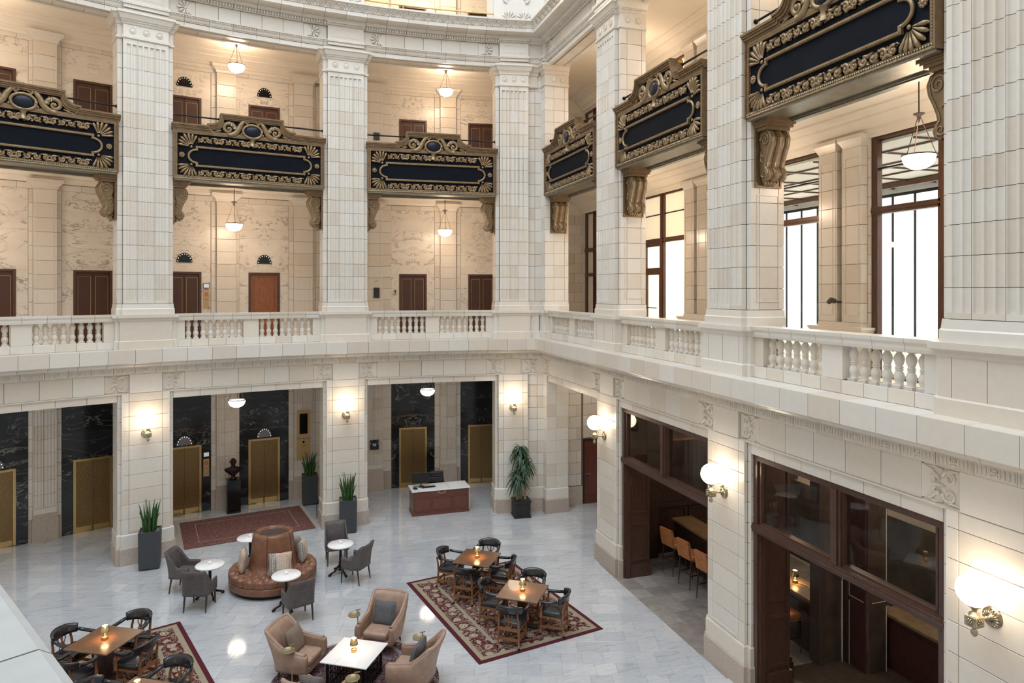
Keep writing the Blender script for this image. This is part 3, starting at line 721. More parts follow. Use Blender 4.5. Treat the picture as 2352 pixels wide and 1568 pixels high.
for w, a, b in ALLOPEN[:5]:
    par = FL1 if w is WL else FR1; n = 5; x0, x1 = a+.55, b-.55; wd = (x1-x0)/n
    for i in range(n): tile(w, x0+(i+.5)*wd, 0, EZ(14.67), wd, .41, par)
    for e, f in ((a, 1), (b, -1)):
        tile(w, e+f*.22, .02, EZ(14.67), .66, .41, par)
        k = ('hd2', f)
        if k not in _tm:
            mb = MB(); mb.prism([(0, -.188)]+[(-f*.22*math.cos(t*PI/12-PI/2), .188*math.sin(t*PI/12-PI/2)) for t in range(1, 12)]+[(0, .188)], 0, .03, False, .006); _tm[k] = mb.mesh('tile_end', 'tile')
        put('tile_end', _tm[k], par, mw=frame(w, e+f*.55, -.005, EZ(14.67)))
        put('palmette', PAL, par, mw=frame(w, e+f*.30, .01, EZ(14.67)) @ Matrix.Rotation(0 if f < 0 else PI, 4, 'Y') @ Matrix.Scale(.9, 4))
for w, uc, hw in [(WL, u, .525) for u in PIER_L]+[(WR, PIER_R[0], .525), (WR, PIER_R[1], .525), (WL, 3.65, .46), (WR, -20.3, .2)]:
    mb = MB(lambda x, y, z: w(uc+x, -.10-y, EZ(z))); mb.box(-hw, hw, -.15, 0, 14.1, 14.23); mb.box(-hw, hw, -.15, 0, 14.43, 14.92)
    mb.box(-hw-.02, hw+.02, -.15, .10, 14.35, 14.43); mb.box(-hw, hw, -.15, .06, 14.25, 14.35); mb.box(-hw-.03, hw+.03, -.15, .10, 14.98, 15.12); mb.box(-hw, hw, -.15, .04, 14.92, 14.98)
    if hw > .3:
        for q in (.10, .15):
            for x0, x1, z0, z1 in ((-hw+q, hw-q, 14.45+q*.8, 14.46+q*.8), (-hw+q, hw-q, 14.90-q*.8, 14.91-q*.8), (-hw+q, -hw+q+.01, 14.45+q*.8, 14.91-q*.8), (hw-q-.01, hw-q, 14.45+q*.8, 14.91-q*.8)): mb.box(x0, x1, -.01, .008, z0, z1)
        n = 16
        for i in range(n):
            mb.ball((-hw+2*hw*(i+.5)/n, .10, 14.39), .017, seg=6, rings=4); mb.box(-hw+2*hw*(i+.25)/n, -hw+2*hw*(i+.8)/n, 0, .07, 14.93, 14.99)
    mb.build('entablature_break', 'tile', FL1 if w is WL else FR1)
# soffits above the openings
SF = st('ceiling_soffit')
for w, a, b in ALLOPEN:
    n = 6; wd = (b-a)/n
    for i in range(n):
        for dd, dw in ((.07, .14), (.35, .40), (.63, .14)): tile(w, a+(i+.5)*wd, dd, 14.075, wd, dw, SF, face='s')
    wbox(w, a, b, .03, .7, 14.10, 14.3, 'core', 'grout', SF)
    mould(w, [(.15, 14.05), (.18, 14.05), (.18, 14.08), (.15, 14.08)], a, b, 'fillet', 'tile', SF); mould(w, [(.52, 14.05), (.55, 14.05), (.55, 14.08), (.52, 14.08)], a, b, 'fillet', 'tile', SF)

# ---- slabs, ceilings and cornices of the galleries
def slab(name, z0, z1, mat, d0=.70, d1=3.6):
    o = MB()
    m = wbox(WL, -14, 4.55, d0, d1, z0, z1, name, mat); m['kind'] = 'structure'
    m = wbox(WR, -24.9, 3, d0, d1, z0, z1, name, mat); m['kind'] = 'structure'
slab('floor_gallery', 4.78, 5.30, 'plaster'); slab('floor_gallery', 10.46, 10.80, 'plaster'); slab('ceiling_gallery', 14.50, 15.34, 'plaster'); slab('ceiling_gallery', 18.4, 18.6, 'plaster', .05)
for z in (10.46, 14.50):
    K = st('ceiling_cornice'); zb = z
    for w, u0, u1 in ((WL, -11.4, 4.5), (WR, -24.8, -4)):
        dw = 3.40 if w is WL else 3.30
        mould(w, [(dw+a_, zb+b_) for a_, b_ in ((0, 0), (-.62, 0), (-.62, -.035), (-.56, -.045), (-.48, -.06), (-.40, -.09), (-.38, -.10), (-.38, -.13), (-.33, -.14), (-.24, -.20), (-.16, -.27), (-.13, -.28), (-.13, -.32), (-.07, -.36), (-.05, -.44), (0, -.44))], u0, u1, 'cove', 'plaster', K)
        for dz, dd, th in ((0, .30, .05), (-.05, .22, .08), (-.13, .10, .1)):
            mould(w, [(.70, zb+dz-th), (.70+dd, zb+dz-th), (.70+dd, zb+dz), (.70, zb+dz)], u0, u1, 'cornice_step', 'plaster', K)

# ---- back wall of the curved gallery
BW = wbox(WL, -14, 4.3, 3.52, 3.7, 0, 18.5, 'wall_gallery_back', 'plaster'); BW['kind'] = 'structure'
PANC = [-9.53, -7.535, -5.44, -3.39, .90, 3.03]; PH = .66; DH = .395; SB_ = 24/20.6
PILS = [(-8.87, -8.78, -8.31, -8.20), (-6.88, -6.72, -6.25, -6.10), (-4.78, -4.65, -4.15, -4.05), (-2.73, -2.59, -2.07, -1.98), (-.62, -.52, -.03, .24), (1.56, 1.73, 2.21, 2.37)]
def marble_panel(u, z0, z1, dz, mat, parent, dh=2.27):
    hw = PH*SB_; dw = DH*SB_+.03; mb = MB(); h = z1-z0
    for x0, x1, a, b in ((-hw, -dw, 0, dz-z0), (dw, hw, 0, dz-z0), (-hw, hw, dz-z0, h)): mb.box(x0, x1, 0, .05, a, b)
    o = mb.build('marble_panel', mat, parent, mw=frame(WL, u, 3.40, z0))
    k = MB()
    for z in ([dz-z0, dz-z0+(z1-dz)*.5] if mat == 'marble' else [dz-z0+.0, dz-z0+.62, dz-z0+1.25, dz-z0+1.9]): k.box(-hw, hw, -.001, .0, z-.002, z+.002)
    k.build('joint', 'grout2' if mat == 'marble' else 'screen', parent, mw=frame(WL, u, 3.40, z0))
nd = [0]
def lift_door(u, z0, kind, top):
    nd[0] += 1; D = empty('door_%d' % nd[0], mw=frame(WL, u, 3.43, z0), kind='structure'); hw = DH*SB_; h = top-z0
    fr = {'brass': 'brass_door', 'wood': 'door_wood', 'open': 'door_wood'}[kind]
    mb = MB(); mb.box(-hw-.03, -hw+.035, -.05, .04, 0, h+.02); mb.box(hw-.035, hw+.03, -.05, .04, 0, h+.02); mb.box(-hw, hw, -.05, .04, h-.04, h+.02); mb.build('door_frame', 'brass' if kind == 'brass' else 'wood_frame', D)
    if kind == 'open':
        mb = MB(); mb.box(-hw, hw, .015, .04, 0, h); mb.build('car_wall', 'open_wood', D)
        mb = MB()
        for a in (.12, .15):
            for x0, x1, z0_, z1_ in ((-hw+a, hw-a, a, a+.012), (-hw+a, hw-a, h-a, h-a+.012), (-hw+a, -hw+a+.012, a, h-a), (hw-a-.012, hw-a, a, h-a)): mb.box(x0, x1, .005, .02, z0_, z1_)
        mb.build('car_moulding', 'open_wood', D); return
    for s in (-1, 1):
        mb = MB(); mb.box(min(s*.004, s*(hw-.035)), max(s*.004, s*(hw-.035)), 0, .03, 0, h-.04); lf = mb.build('door_leaf', 'brass_door' if kind == 'brass' else 'door_wood', D)
        mb = MB(); x0, x1 = s*.06, s*(hw-.08); x0, x1 = min(x0, x1), max(x0, x1); t = .007 if kind == 'wood' else .012
        for zz0, zz1 in ([(.12, h-.16)] if kind == 'wood' else [(.25, .95), (1.0, h-.2)]):
            for a, b, c, d in ((x0, x1, zz0, zz0+t), (x0, x1, zz1-t, zz1), (x0, x0+t, zz0, zz1), (x1-t, x1, zz0, zz1)): mb.box(a, b, -.006, .002, c, d)
        mb.build('leaf_inlay', 'inlay' if kind == 'wood' else 'brass_door', lf)
        if kind == 'brass':
            mb = MB(); mb.box(x0-.04, x1+.03, -.004, .002, .005, .16); mb.build('kick_plate', 'brass', lf)
for lv, (z0, pz0, ptop, dtop) in enumerate(((0, 0, 4.75, 2.10), (5.3, 5.3, 9.83, 7.57), (10.8, 10.8, 13.93, 13.06), (15.36, 15.36, 18, 17.1))):
    B = st('wall_gallery_%d' % (lv+1))
    mat = 'black' if lv == 0 else 'marble'
    for i, u in enumerate(PANC):
        if lv == 3 and i < 4: continue
        marble_panel(u, pz0, ptop, dtop, mat, B)
        lift_door(u, z0, 'brass' if lv == 0 else ('open' if lv == 1 and i == 3 else 'wood'), dtop)
    if lv in (1, 2):
        T = st('wall_gallery_band')
        for u0, u1 in ((-11.3, -6.9), (-6.1, -1.98), (-.62, 3.7)):
            n = round((u1-u0)/.45)
            for k in range(n): tile(WL, u0+(k+.5)*(u1-u0)/n, 3.38, ptop+.09, (u1-u0)/n, .18, T)
    for p, (a, b, c, d) in enumerate(PILS):
        if p == 1 or (lv == 3 and p < 5): continue
        P = st('pillar_gallery'); top = ptop if lv else 4.75; fr = 3.22 if lv else 3.28
        wbox(WL, a+.01, d-.01, 3.41, 3.46, z0, top, 'core', 'grout', P); wbox(WL, b+.01, c-.01, fr+.03, 3.42, z0, top+.2, 'core', 'grout', P)
        for q0, q1 in ((b, b+.009), (c-.009, c)): wbox(WL, q0, q1, fr+.006, 3.42, z0, top+.02, 'return', 'tile', P)
        if lv == 0:
            s = (24-.1)/20.6; wreal = (c-b)*(RC+fr)/RC; nfl = 7; pt = wreal/nfl
            zs = .85
            mb = MB(); loft(mb, WL, b, c, fr, 3.44, [(0, .03), (.62, .03), (.64, .01), (.9, 0)]); mb.build('plinth', 'stone', P)
            mb = MB(); loft(mb, WL, a, d, 3.36, 3.44, [(0, .0), (.62, .0)]); mb.build('plinth', 'stone', P)
            mb = MB(); loft(mb, WL, b, c, fr-.005, 3.44, [(.62, .0), (.92, 0)]); mb.build('base_course', 'tile', P)
            fl = [pt*(i+.15) for i in range(nfl)]; n = 10; h = (top-.92)/n; cm = pt*3
            for r in range(n):
                for x0, x1 in ((0, cm), (cm, wreal)):
                    me = flute_mesh(x0, x1, [f for f in fl if x0 <= f < x1], h, 0, pt*.7, .022)
                    put('fluted_tile', me, P, mw=frame(WL, (b+c)/2+((x0+x1)/2-wreal/2)*RC/(RC+fr), fr, .92+(r+.5)*h))
            for q0, q1 in ((a, b), (c, d)): cols(WL, q0, [q1-q0], .62, top, .39, 3.38, P)
        else:
            cols(WL, b, [c-b], z0+.55, top, .39, fr, P); 
            for q0, q1 in ((a, b), (c, d)): cols(WL, q0, [q1-q0], z0+.2, top, .39, 3.37, P)
            mb = MB(); loft(mb, WL, b, c, fr, 3.44, [(z0, .05), (z0+.25, .05), (z0+.3, .02), (z0+.55, .0)]); loft(mb, WL, b, c, fr, 3.44, [(top, 0), (top+.02, .02), (top+.08, .03), (top+.16, .10), (top+.18, .13), (top+.27, .13)]); mb.build('capital', 'tile', P)
            mb = MB(lambda x, y, z: WL((b+c)/2+x, fr-y, z))
            for s in (-1, 1): mb.box(s*.17-.004, s*.17+.004, -.005, .006, z0+.65, top-.1)
            mb.build('panel_border', 'tile', P)
        if p in (3, 4) and lv < 3:   # plain wall between the last two pilasters
            pass
    Q = st('wall_gallery_tiles'); cols(WL, -1.98, [.45, .46, .45], z0+.62, ptop, .39, 3.38, Q); cols(WL, 2.37, [.01], z0, z0+.1, .1, 3.5, Q)
# square plaques over the doors without indicators
for lv, z in ((1, 7.98), (2, 13.45)):
    for i in (1, 4, 5):
        mb = MB(); mb.bbox(-.13, .13, -.012, .02, -.14, .14, .006); o = mb.build('wall_plaque', 'marble', mw=frame(WL, PANC[i], 3.395, z))
        tag(o, 'small square marble plaque over the %s lift door, %s gallery' % ({1: 'first bay\'s right', 4: 'third bay\'s left', 5: 'third bay\'s right'}[i], ('', 'first', 'second')[lv]), 'plaque')
# lift indicators: half-round plates with small bulbs
for lv, z in ((0, 2.16), (1, 7.88), (2, 13.38)):
    for i in (0, 2, 3):
        if lv and i == 0: continue
        mw = frame(WL, PANC[i], 3.39, z)
        o = empty('lift_indicator', mw=mw, label='%s half-round lift indicator over %s, %s' % ('dark' if lv else 'grey', {0: 'the leftmost lift door', 2: 'the left door of the second bay', 3: 'the right door of the second bay'}[i], ('ground floor', 'first gallery', 'second gallery')[lv]), cat='lift indicator', group='half-round lift indicators')
        mb = MB(); mb.prism([(-.23, 0)]+[(.23*math.cos(PI-k*PI/14), .30*math.sin(PI-k*PI/14)) for k in range(15)][0:15], -.02, .0, False, .004); mb.build('plate', 'screen' if lv else 'steel', o)
        if 'bulb' not in _tm: _tm['bulb'] = MB().ball((0, 0, 0), .0105, seg=6, rings=4).mesh('bulb', 'dot')
        for k in range(9):
            a = PI*(k+.5)/9; put('bulb', _tm['bulb'], o, (.195*math.cos(a), -.022, .26*math.sin(a)))

# ---- third-floor arcade above the cornice
A3 = st('wall_upper_arcade')
for w, a, b in ((WL, 3.02, 4.75), (WL, -2.1, -.98), (WR, -20.7, -20.0)):
    wbox(w, a, b, -.02, .6, 15.36, 18.5, 'arcade_pier', 'tile', A3)
    mb = MB(lambda x, y, z: w(x, y-.02, z)); 
    if b-a > .8:
        uc = 3.72 if a > 0 else (a+b)/2
        PP = palmette('tile', .26, 7, a0=0.1, a1=PI-.1, th=.05, rb=.06)
        for s in (-1, 1):
            put('palmette', PP, A3, mw=frame(w, uc+s*.24, -.03, 15.56))
            mb2 = MB(); mb2.tube(spiral(0, .47, .14, .03, -PI/2, .9, -.03, 20, s), .028, 6); mb2.tube(spiral(0, -.1, .06, .02, 0, .9, -.03, 12, s), .02, 6); mb2.build('scroll_relief', 'tile', A3, mw=frame(w, uc+s*.30, -.03, 15.76))
wbox(WL, 2.86, 3.02, .1, .5, 15.36, 18.5, 'arch_jamb', 'tile', A3)
mb = MB(); mb.tube([WL(-.98+4.05*i/16, .1, 15.76) for i in range(17)], .026, 8); o = mb.build('handrail', 'brass')
tag(o, 'brass handrail with short posts above the cornice on the third floor', 'handrail')
for u in (.2, 1.2, 2.2): mb = MB(); mb.tube([WL(u, .1, 15.34), WL(u, .1, 15.76)], [.03, .022], 8); mb.build('rail_post', 'brass', o)
# enclosing walls of the court outside the picture, so light bounces as in the real room
for nm, vs in (('wall_back', [(-16, -5, 0), (11, -5, 0), (11, -5, 23), (-16, -5, 23)]), ('wall_court_side', [(-13, -5, 0), (-13, 17, 0), (-13, 17, 23), (-13, -5, 23)]),
               ('wall_end_upper', [(10, 22, 18.4), (-14, 19, 18.4), (-14, 19, 23), (10, 22, 23)]), ('wall_right_upper', [(9, -5, 18), (9, 22, 18), (9, 22, 23), (9, -5, 23)])):
    mb = MB(); mb.add(vs+[(x*1.02, y*1.02, z) for x, y, z in vs], [(0, 1, 2, 3), (7, 6, 5, 4), (0, 4, 5, 1), (1, 5, 6, 2), (2, 6, 7, 3), (3, 7, 4, 0)]); o = mb.build(nm, 'plaster'); o['kind'] = 'structure'
o = wbox(WR, -24, 5, 3.6, 3.8, 10.0, 18.5, 'wall_gallery_right_upper', 'plaster'); o['kind'] = 'structure'

# ---- floor: marble slabs laid with the room's oblique grid
FO = empty('floor', kind='structure')
mb = MB(); mb.box(-16, 17, -5, 26, -.06, -.006); mb.build('bed', 'grout2', FO)
ang = math.radians(73); fx = (math.cos(ang), math.sin(ang)); fy = (math.sin(ang), -math.cos(ang))   # fx forward, fy to the right
def inside(x, y):
    if x > 11.2 or (x > 7.85 and y < 16.3): return False
    if x > 7.85 and not (-20.6 < -y < -16.3): return False
    if x > 7.5: return True
    r = math.hypot(x-CX, y-CY); u = math.atan2(x-CX, y-CY)*RC
    if r > 20.75 and not (r < 24.05): return False
    return y > 7 and x > -12 and y < 24.5
tiles_ = []
rng = random.Random(3); f = -8.0
while f < 27:
    s = -24-rng.random()*.6
    while s < 20:
        wd = rng.choice((.40, .61, .61, .61)); cx = fx[0]*(f+.2)+fy[0]*(s+wd/2); cy_ = fx[1]*(f+.2)+fy[1]*(s+wd/2)
        if inside(cx, cy_): tiles_.append((cx, cy_, wd))
        s += wd
    f += .40
fm = {}
def slabm(wd, h=.40, g=.004, mat='floor'):
    if (wd, h, mat) not in fm:
        mb = MB(); x, y = wd/2-g/2, h/2-g/2; b = .002
        mb.add([(-x+b, -y+b, 0), (x-b, -y+b, 0), (x-b, y-b, 0), (-x+b, y-b, 0), (-x, -y, -b), (x, -y, -b), (x, y, -b), (-x, y, -b), (-x, -y, -.02), (x, -y, -.02), (x, y, -.02), (-x, y, -.02)],
               [(0, 1, 2, 3), (0, 4, 5, 1), (1, 5, 6, 2), (2, 6, 7, 3), (3, 7, 4, 0), (4, 8, 9, 5), (5, 9, 10, 6), (6, 10, 11, 7), (7, 11, 8, 4)]); fm[wd, h, mat] = mb.mesh('paving_tile', mat)
    return fm[wd, h, mat]
def vis(x, y):
    xc = x*math.cos(YAW)-y*math.sin(YAW); d = x*math.sin(YAW)+y*math.cos(YAW)
    return d > 3 and -.02 < (1176+1568*xc/d)/2352 < 1.02 and 667+7*1568/d < 1620
tiles_.sort(key=lambda t: (not vis(t[0], t[1]), t[0]*math.sin(YAW)+t[1]*math.cos(YAW)))
for cx, cy_, wd in tiles_[:300]: put('paving_tile', slabm(wd), FO, (cx, cy_, 0), ang-PI/2)
mb = MB()
for cx, cy_, wd in tiles_[300:]:
    x, y = wd/2-.002, .198; ca, sa = math.cos(ang-PI/2), math.sin(ang-PI/2)
    P = [(cx+a*ca-b*sa, cy_+a*sa+b*ca) for a, b in ((-x, -y), (x, -y), (x, y), (-x, y))]
    mb.add([(a, b, 0) for a, b in P]+[(a, b, -.02) for a, b in P], [(0, 1, 2, 3), (0, 4, 5, 1), (1, 5, 6, 2), (2, 6, 7, 3), (3, 7, 4, 0)])
o = mb.build('paving', 'floor', FO); o['kind'] = 'stuff'
# ================================================================ right-hand gallery, shop fronts
def rb(u0, u1, d0, d1, z0, z1, mb=None):
    """box on the right wall"""
    mb = mb or MB(right); mb.box(u0, u1, d0, d1, z0, z1); return mb
# end walls of the gallery behind the corner (facing the court)
EW = st('wall_end'); 
def endtiles(y, x0, x1, z0, z1, parent, wd=.6, rh=.378, stag=True):
    n = round((z1-z0)/rh); h = (z1-z0)/n
    for r in range(n):
        x = x0-(wd/2 if (stag and r % 2) else 0)
        while x < x1-.02:
            a, b = max(x, x0), min(x+wd, x1)
            if b-a > .06:
                m = Matrix.Translation(((a+b)/2, y, z0+(r+.5)*h)); put('tile', tile_mesh(b-a-GAP, h-GAP, 'tile'), parent, mw=m)
            x += wd
mb = MB(); mb.box(7.2, 11.2, 24.83, 25, 5.3, 14.8); mb.build('core', 'plaster', EW)
endtiles(24.80, 8.4, 10.95, 5.4, 9.95, EW); endtiles(24.80, 8.4, 10.95, 10.8, 13.95, EW)
G0 = st('wall_end')
mb = MB(); mb.box(8.25, 9.04, 20.66, 21, 0, 4.8); mb.box(9.04, 12, 20.66, 21, 2.12, 4.8); mb.box(9.9, 12, 20.66, 21, 0, 2.12); mb.build('core', 'grout', G0)
endtiles(20.63, 8.30, 8.98, .62, 4.76, G0, .52); endtiles(20.63, 9.04, 9.95, 2.16, 4.76, G0, .6); endtiles(20.63, 9.95, 11.2, .62, 4.76, G0, .6)
mb = MB(); mb.box(8.29, 9.0, 20.58, 20.66, 0, .6); mb.box(9.93, 11.4, 20.58, 20.66, 0, .6); mb.build('plinth', 'stone', G0)
D = empty('door_90', (9.04, 20.66, 0), kind='structure')
mb = MB(); mb.box(0, .05, -.04, .05, 0, 2.12); mb.box(.83, .88, -.04, .05, 0, 2.12); mb.box(0, .88, -.04, .05, 2.07, 2.12); mb.build('door_frame', 'wood_dark', D)
mb = MB(); mb.box(.05, .83, .0, .04, 0, 2.07); mb.build('door_leaf', 'mahogany', D)
mb = MB(); 
for a, b, c, d in ((.16, .72, .25, .27), (.16, .72, 1.86, 1.88), (.16, .18, .25, 1.88), (.70, .72, .25, 1.88)): mb.box(a, b, -.012, 0, c, d)
mb.build('panel_moulding', 'mahogany', D)
mb = MB(); mb.tube([(.12, 0, .98), (.12, -.05, .98), (.24, -.05, .98)], .012, 6); mb.build('lever_handle', 'steel', D)
mb = MB(); mb.box(.0, .88, -.05, .0, 0, .02); mb.build('threshold', 'brass', D)
# gallery back wall on the right with windows at both levels
GW = st('wall_gallery_right')
for z0, z1 in ((5.3, 10.46), (10.8, 14.75)):
    ztop = 10.02 if z0 < 6 else 13.95
    wbox(WR, -24.9, -3, 3.34, 3.5, ztop+.05, z1, 'core', 'plaster', GW)
    n = 46
    for i in range(n): tile(WR, -24.8+(i+.5)*.45, 3.31, ztop+.12, .45, .22, GW)
    for uc in (-21.9, -16.72, -11.4, -6.2):
        P = st('pillar_gallery')
        wbox(WR, uc-.64, uc+.64, 3.34, 3.6, z0, z1, 'core', 'grout', P)
        for s in (-1, 1): wbox(WR, uc+s*.34-.22, uc+s*.34+.22, 3.18, 3.4, z0, ztop, 'core', 'grout', P)
        for s in (-1, 1):
            cols(WR, uc+s*.34-.24, [.48], z0+1.05, ztop-.13, .385, 3.15, P)
            cols(WR, uc+s*.34+s*.24, [.16], z0+1.05, ztop-.13, .385, 3.15, P, face='p' if s > 0 else 'm', dd=3.15)
            cols(WR, uc+s*.62-.04, [.08], z0+.1, ztop, .385, 3.30, P)
            cols(WR, uc-s*.10, [.16], z0+1.05, ztop-.13, .385, 3.15, P, face='p' if s < 0 else 'm', dd=3.15)
            mb = MB(right); u = uc+s*.34
            for a, b, c, d in ((u-.17, u-.158, z0+1.2, ztop-.35), (u+.158, u+.17, z0+1.2, ztop-.35), (u-.17, u+.17, z0+1.19, z0+1.2), (u-.17, u+.17, ztop-.35, ztop-.34)): mb.box(a, b, 3.142, 3.152, c, d)
            loft(mb, WR, u-.24, u+.24, 3.15, 3.4, []) if False else None
            mb.build('panel_border', 'tile', P)
            mb = MB(); loft(mb, WR, u-.24, u+.24, 3.15, 3.4, [(ztop-.13, 0), (ztop-.08, .02), (ztop-.02, .05), (ztop+.03, .08), (ztop+.1, .08)]); mb.build('capital', 'tile', P)
        cols(WR, uc-.10, [.2], z0+1.05, ztop, .385, 3.30, P)
        mb = MB(); loft(mb, WR, uc-.58, uc+.58, 3.15, 3.4, [(z0, .04), (z0+.72, .04), (z0+.78, .05), (z0+.86, .12), (z0+.92, .16), (z0+.96, .16), (z0+.97, .02), (z0+1.05, 0)]); mb.build('base', 'tile', P)
    # windows between the pilasters
    nw = 0
    for a, b in ((-24.75, -22.55), (-21.25, -17.38), (-16.06, -12.06), (-10.74, -6.86)):
        nw += 1; W_ = empty('window_%d' % (nw+(0 if z0 < 6 else 4)), kind='structure')
        zt = z0+3.2 if z0 < 6 else z0+2.1
        mb = MB(right); d0, d1 = 3.34, 3.46
        mb.box(a, a+.13, d0, d1, z0, ztop+.05); mb.box(b-.13, b, d0, d1, z0, ztop+.05); mb.box(a, b, d0, d1, ztop-.05, ztop+.05); mb.box(a, b, d0, d1, z0, z0+.08)
        mb.build('window_frame', 'wood_frame', W_)
        mb = MB(right); mb.box(a, b, d0-.02, d1, zt, zt+.14); mb.box(a, b, d0-.04, d0, zt+.05, zt+.09); mb.build('transom', 'wood_frame', W_)
        mul = {1: [(-23.9, .08)], 2: [(-18.85, .20)], 3: [(-14.9, .18)], 4: [(-9.14, .24)]}[nw]
        for u, t in mul:
            mb = MB(right); mb.box(u-t/2, u+t/2, d0-.02, d1, z0, ztop+.05); mb.box(u-t/4, u+t/4, d0-.05, d0, z0, ztop); mb.build('mullion', 'wood_frame', W_)
        if z0 < 6:
            # a glazed door leaf in the first light of window 2, a dark one in window 4
            if nw == 2:
                mb = MB(right); u0, u1 = -19.95, -18.95
                mb.box(a, u0, d0+.02, d1, z0, zt); mb.box(u0, u0+.10, d0, d1, z0, 7.62); mb.box(u1-.10, u1, d0, d1, z0, 7.62); mb.box(u0, u1, d0, d1, 7.50, 7.72); mb.box(u0, u0+.06, d0, d1, 7.62, zt); mb.box(u1-.06, u1, d0, d1, 7.62, zt); mb.box(u0, u1, d0, d1, zt-.1, zt); mb.build('door_frame', 'wood_frame', W_)
                mb = MB(right); mb.tube([(u0+.12, d0-.08, 6.60), (u0+.2, d0-.08, 6.45), (u1-.12, d0-.08, 6.45)], .015, 6); mb.build('push_bar', 'iron', W_)
            if nw == 4:
                mb = MB(right); u0, u1 = -9.02, -8.05
                mb.box(u0, u0+.14, d0, d1, z0, zt); mb.box(u1-.14, u1, d0, d1, z0, zt); mb.box(u0, u1, d0, d1, zt-.5, zt-.3); mb.box(u0, u1, d0+.03, d1, z0, 6.3); mb.box(u0, u1, d0, d1, 7.62, 7.72); mb.build('door_frame', 'wood_dark', W_); mb = MB(right); mb.box(u0+.14, u1-.14, d0+.04, d1-.02, z0, 7.62); mb.build('door_leaf', 'door_wood', W_)
                mb = MB(right); mb.box(u0+.05, u0+.1, d0-.01, d0, 6.55, 6.72); mb.tube([(u0+.07, d0-.05, 6.52), (u0+.2, d0-.05, 6.5)], .012, 6); mb.build('door_handle', 'steel', W_)
            if nw == 1:
                mb = MB(right); mb.box(-23.9, -22.6, d0+.01, d1, z0, 7.6); mb.build('door_panel', 'wood_dark', W_)
                for zz in (7.55,):
                    mb = MB(right); mb.box(a, b, d0-.01, d1, zz, zz+.12); mb.build('transom', 'wood_frame', W_)
        # panes
        edges = [a+.13]+[e for u, t in mul for e in (u-t/2, u+t/2)]+[b-.13]
        for k in range(0, len(edges), 2):
            e0, e1 = edges[k], edges[k+1]
            for lo, hi, up in ((z0+.08, zt, 0), (zt+.14, ztop-.05, 1)):
                mb = MB(right); mb.box(e0, e1, 3.41, 3.42, lo, hi)
                if z0 > 6: mt = 'blind'
                elif nw in (1, 2): mt = 'blind' if up else 'warmpane'
                else: mt = 'glass'
                if nw == 1: mt = 'plaster'
                mb.build('pane', mt, W_)
        if z0 < 6 and nw in (2, 3, 4):
            mb = MB(right); mb.box(a+.13, b-.13, d0+.03, d1, 9.38, 9.41); mb.build('glazing_bar', 'iron', W_)
# the office behind windows 3 and 4: ceiling grid, daylight wall
OF = st('wall_office')
mb = MB(); mb.box(11.05, 16.3, 5.4, 22.3, 9.9, 9.95); mb.build('ceiling_panel', 'offwhite', OF)
mb = MB(); mb.box(11.05, 16.3, 5.4, 22.3, 5.2, 5.3); mb.build('floor_panel', 'offwhite', OF)
mb = MB(); mb.box(16.2, 16.3, 5.4, 22.3, 5.3, 9.9); mb.box(11.1, 16.3, 22.2, 22.3, 5.3, 9.9); mb.build('back_wall', 'offwhite', OF)
mb = MB()
for x in (11.7, 12.9, 14.1, 15.3): mb.box(x, x+.04, 5.4, 22.2, 9.86, 9.9)
for y in [6.0+1.3*i for i in range(12)]: mb.box(11.1, 16.2, y, y+.04, 9.86, 9.9)
mb.build('ceiling_grid', 'wood_frame', OF)
mb = MB(); mb.box(15.2, 15.3, 5.4, 22.2, 9.74, 9.88); mb.build('beam', 'wood_frame', OF)
W9 = empty('window_9', kind='structure')
for i in range(23):
    y = 5.6+.72*i; mb = MB(); mb.box(15.98, 16.0, y+.03, y+.69, 5.4, 8.1); mb.build('pane', 'daypane', W9)
    mb = MB(); mb.box(15.98, 16.0, y+.03, y+.69, 8.1, 9.62); mb.build('pane', 'daypane', W9)
    mb = MB(); mb.box(15.94, 16.02, y-.012, y+.012, 5.3, 9.65); mb.build('mullion', 'iron', W9)
mb = MB(); mb.box(15.94, 16.02, 5.4, 22.2, 9.62, 9.70); mb.build('transom', 'iron', W9)
V = empty('air_vent', (12.35, 9.15, 9.70), label='white slatted air vent seen through the tall window behind the pendant lamp', cat='vent')
mb = MB(); mb.box(0, .03, -.75, .75, -.25, .12); mb.build('frame', 'offwhite', V)
for i in range(9):
    mb = MB(); mb.box(-.02, 0, -.7, .7, -.22+i*.035, -.205+i*.035); mb.build('slat', 'steel', V)
for i, (x, y) in enumerate(((12.3, 12.6), (14.4, 10.2))):
    mb = MB(); mb.lathe([(0, -.01), (.07, -.01), (.09, 0), (.09, .02)], 16); o = mb.build('downlight', 'downlight', loc=(x, y, 9.88))
    tag(o, ('round bright downlight in the office ceiling, seen through the window left of the gallery pilaster', 'round bright downlight in the office ceiling behind the tall window with the pendant')[i], 'light')

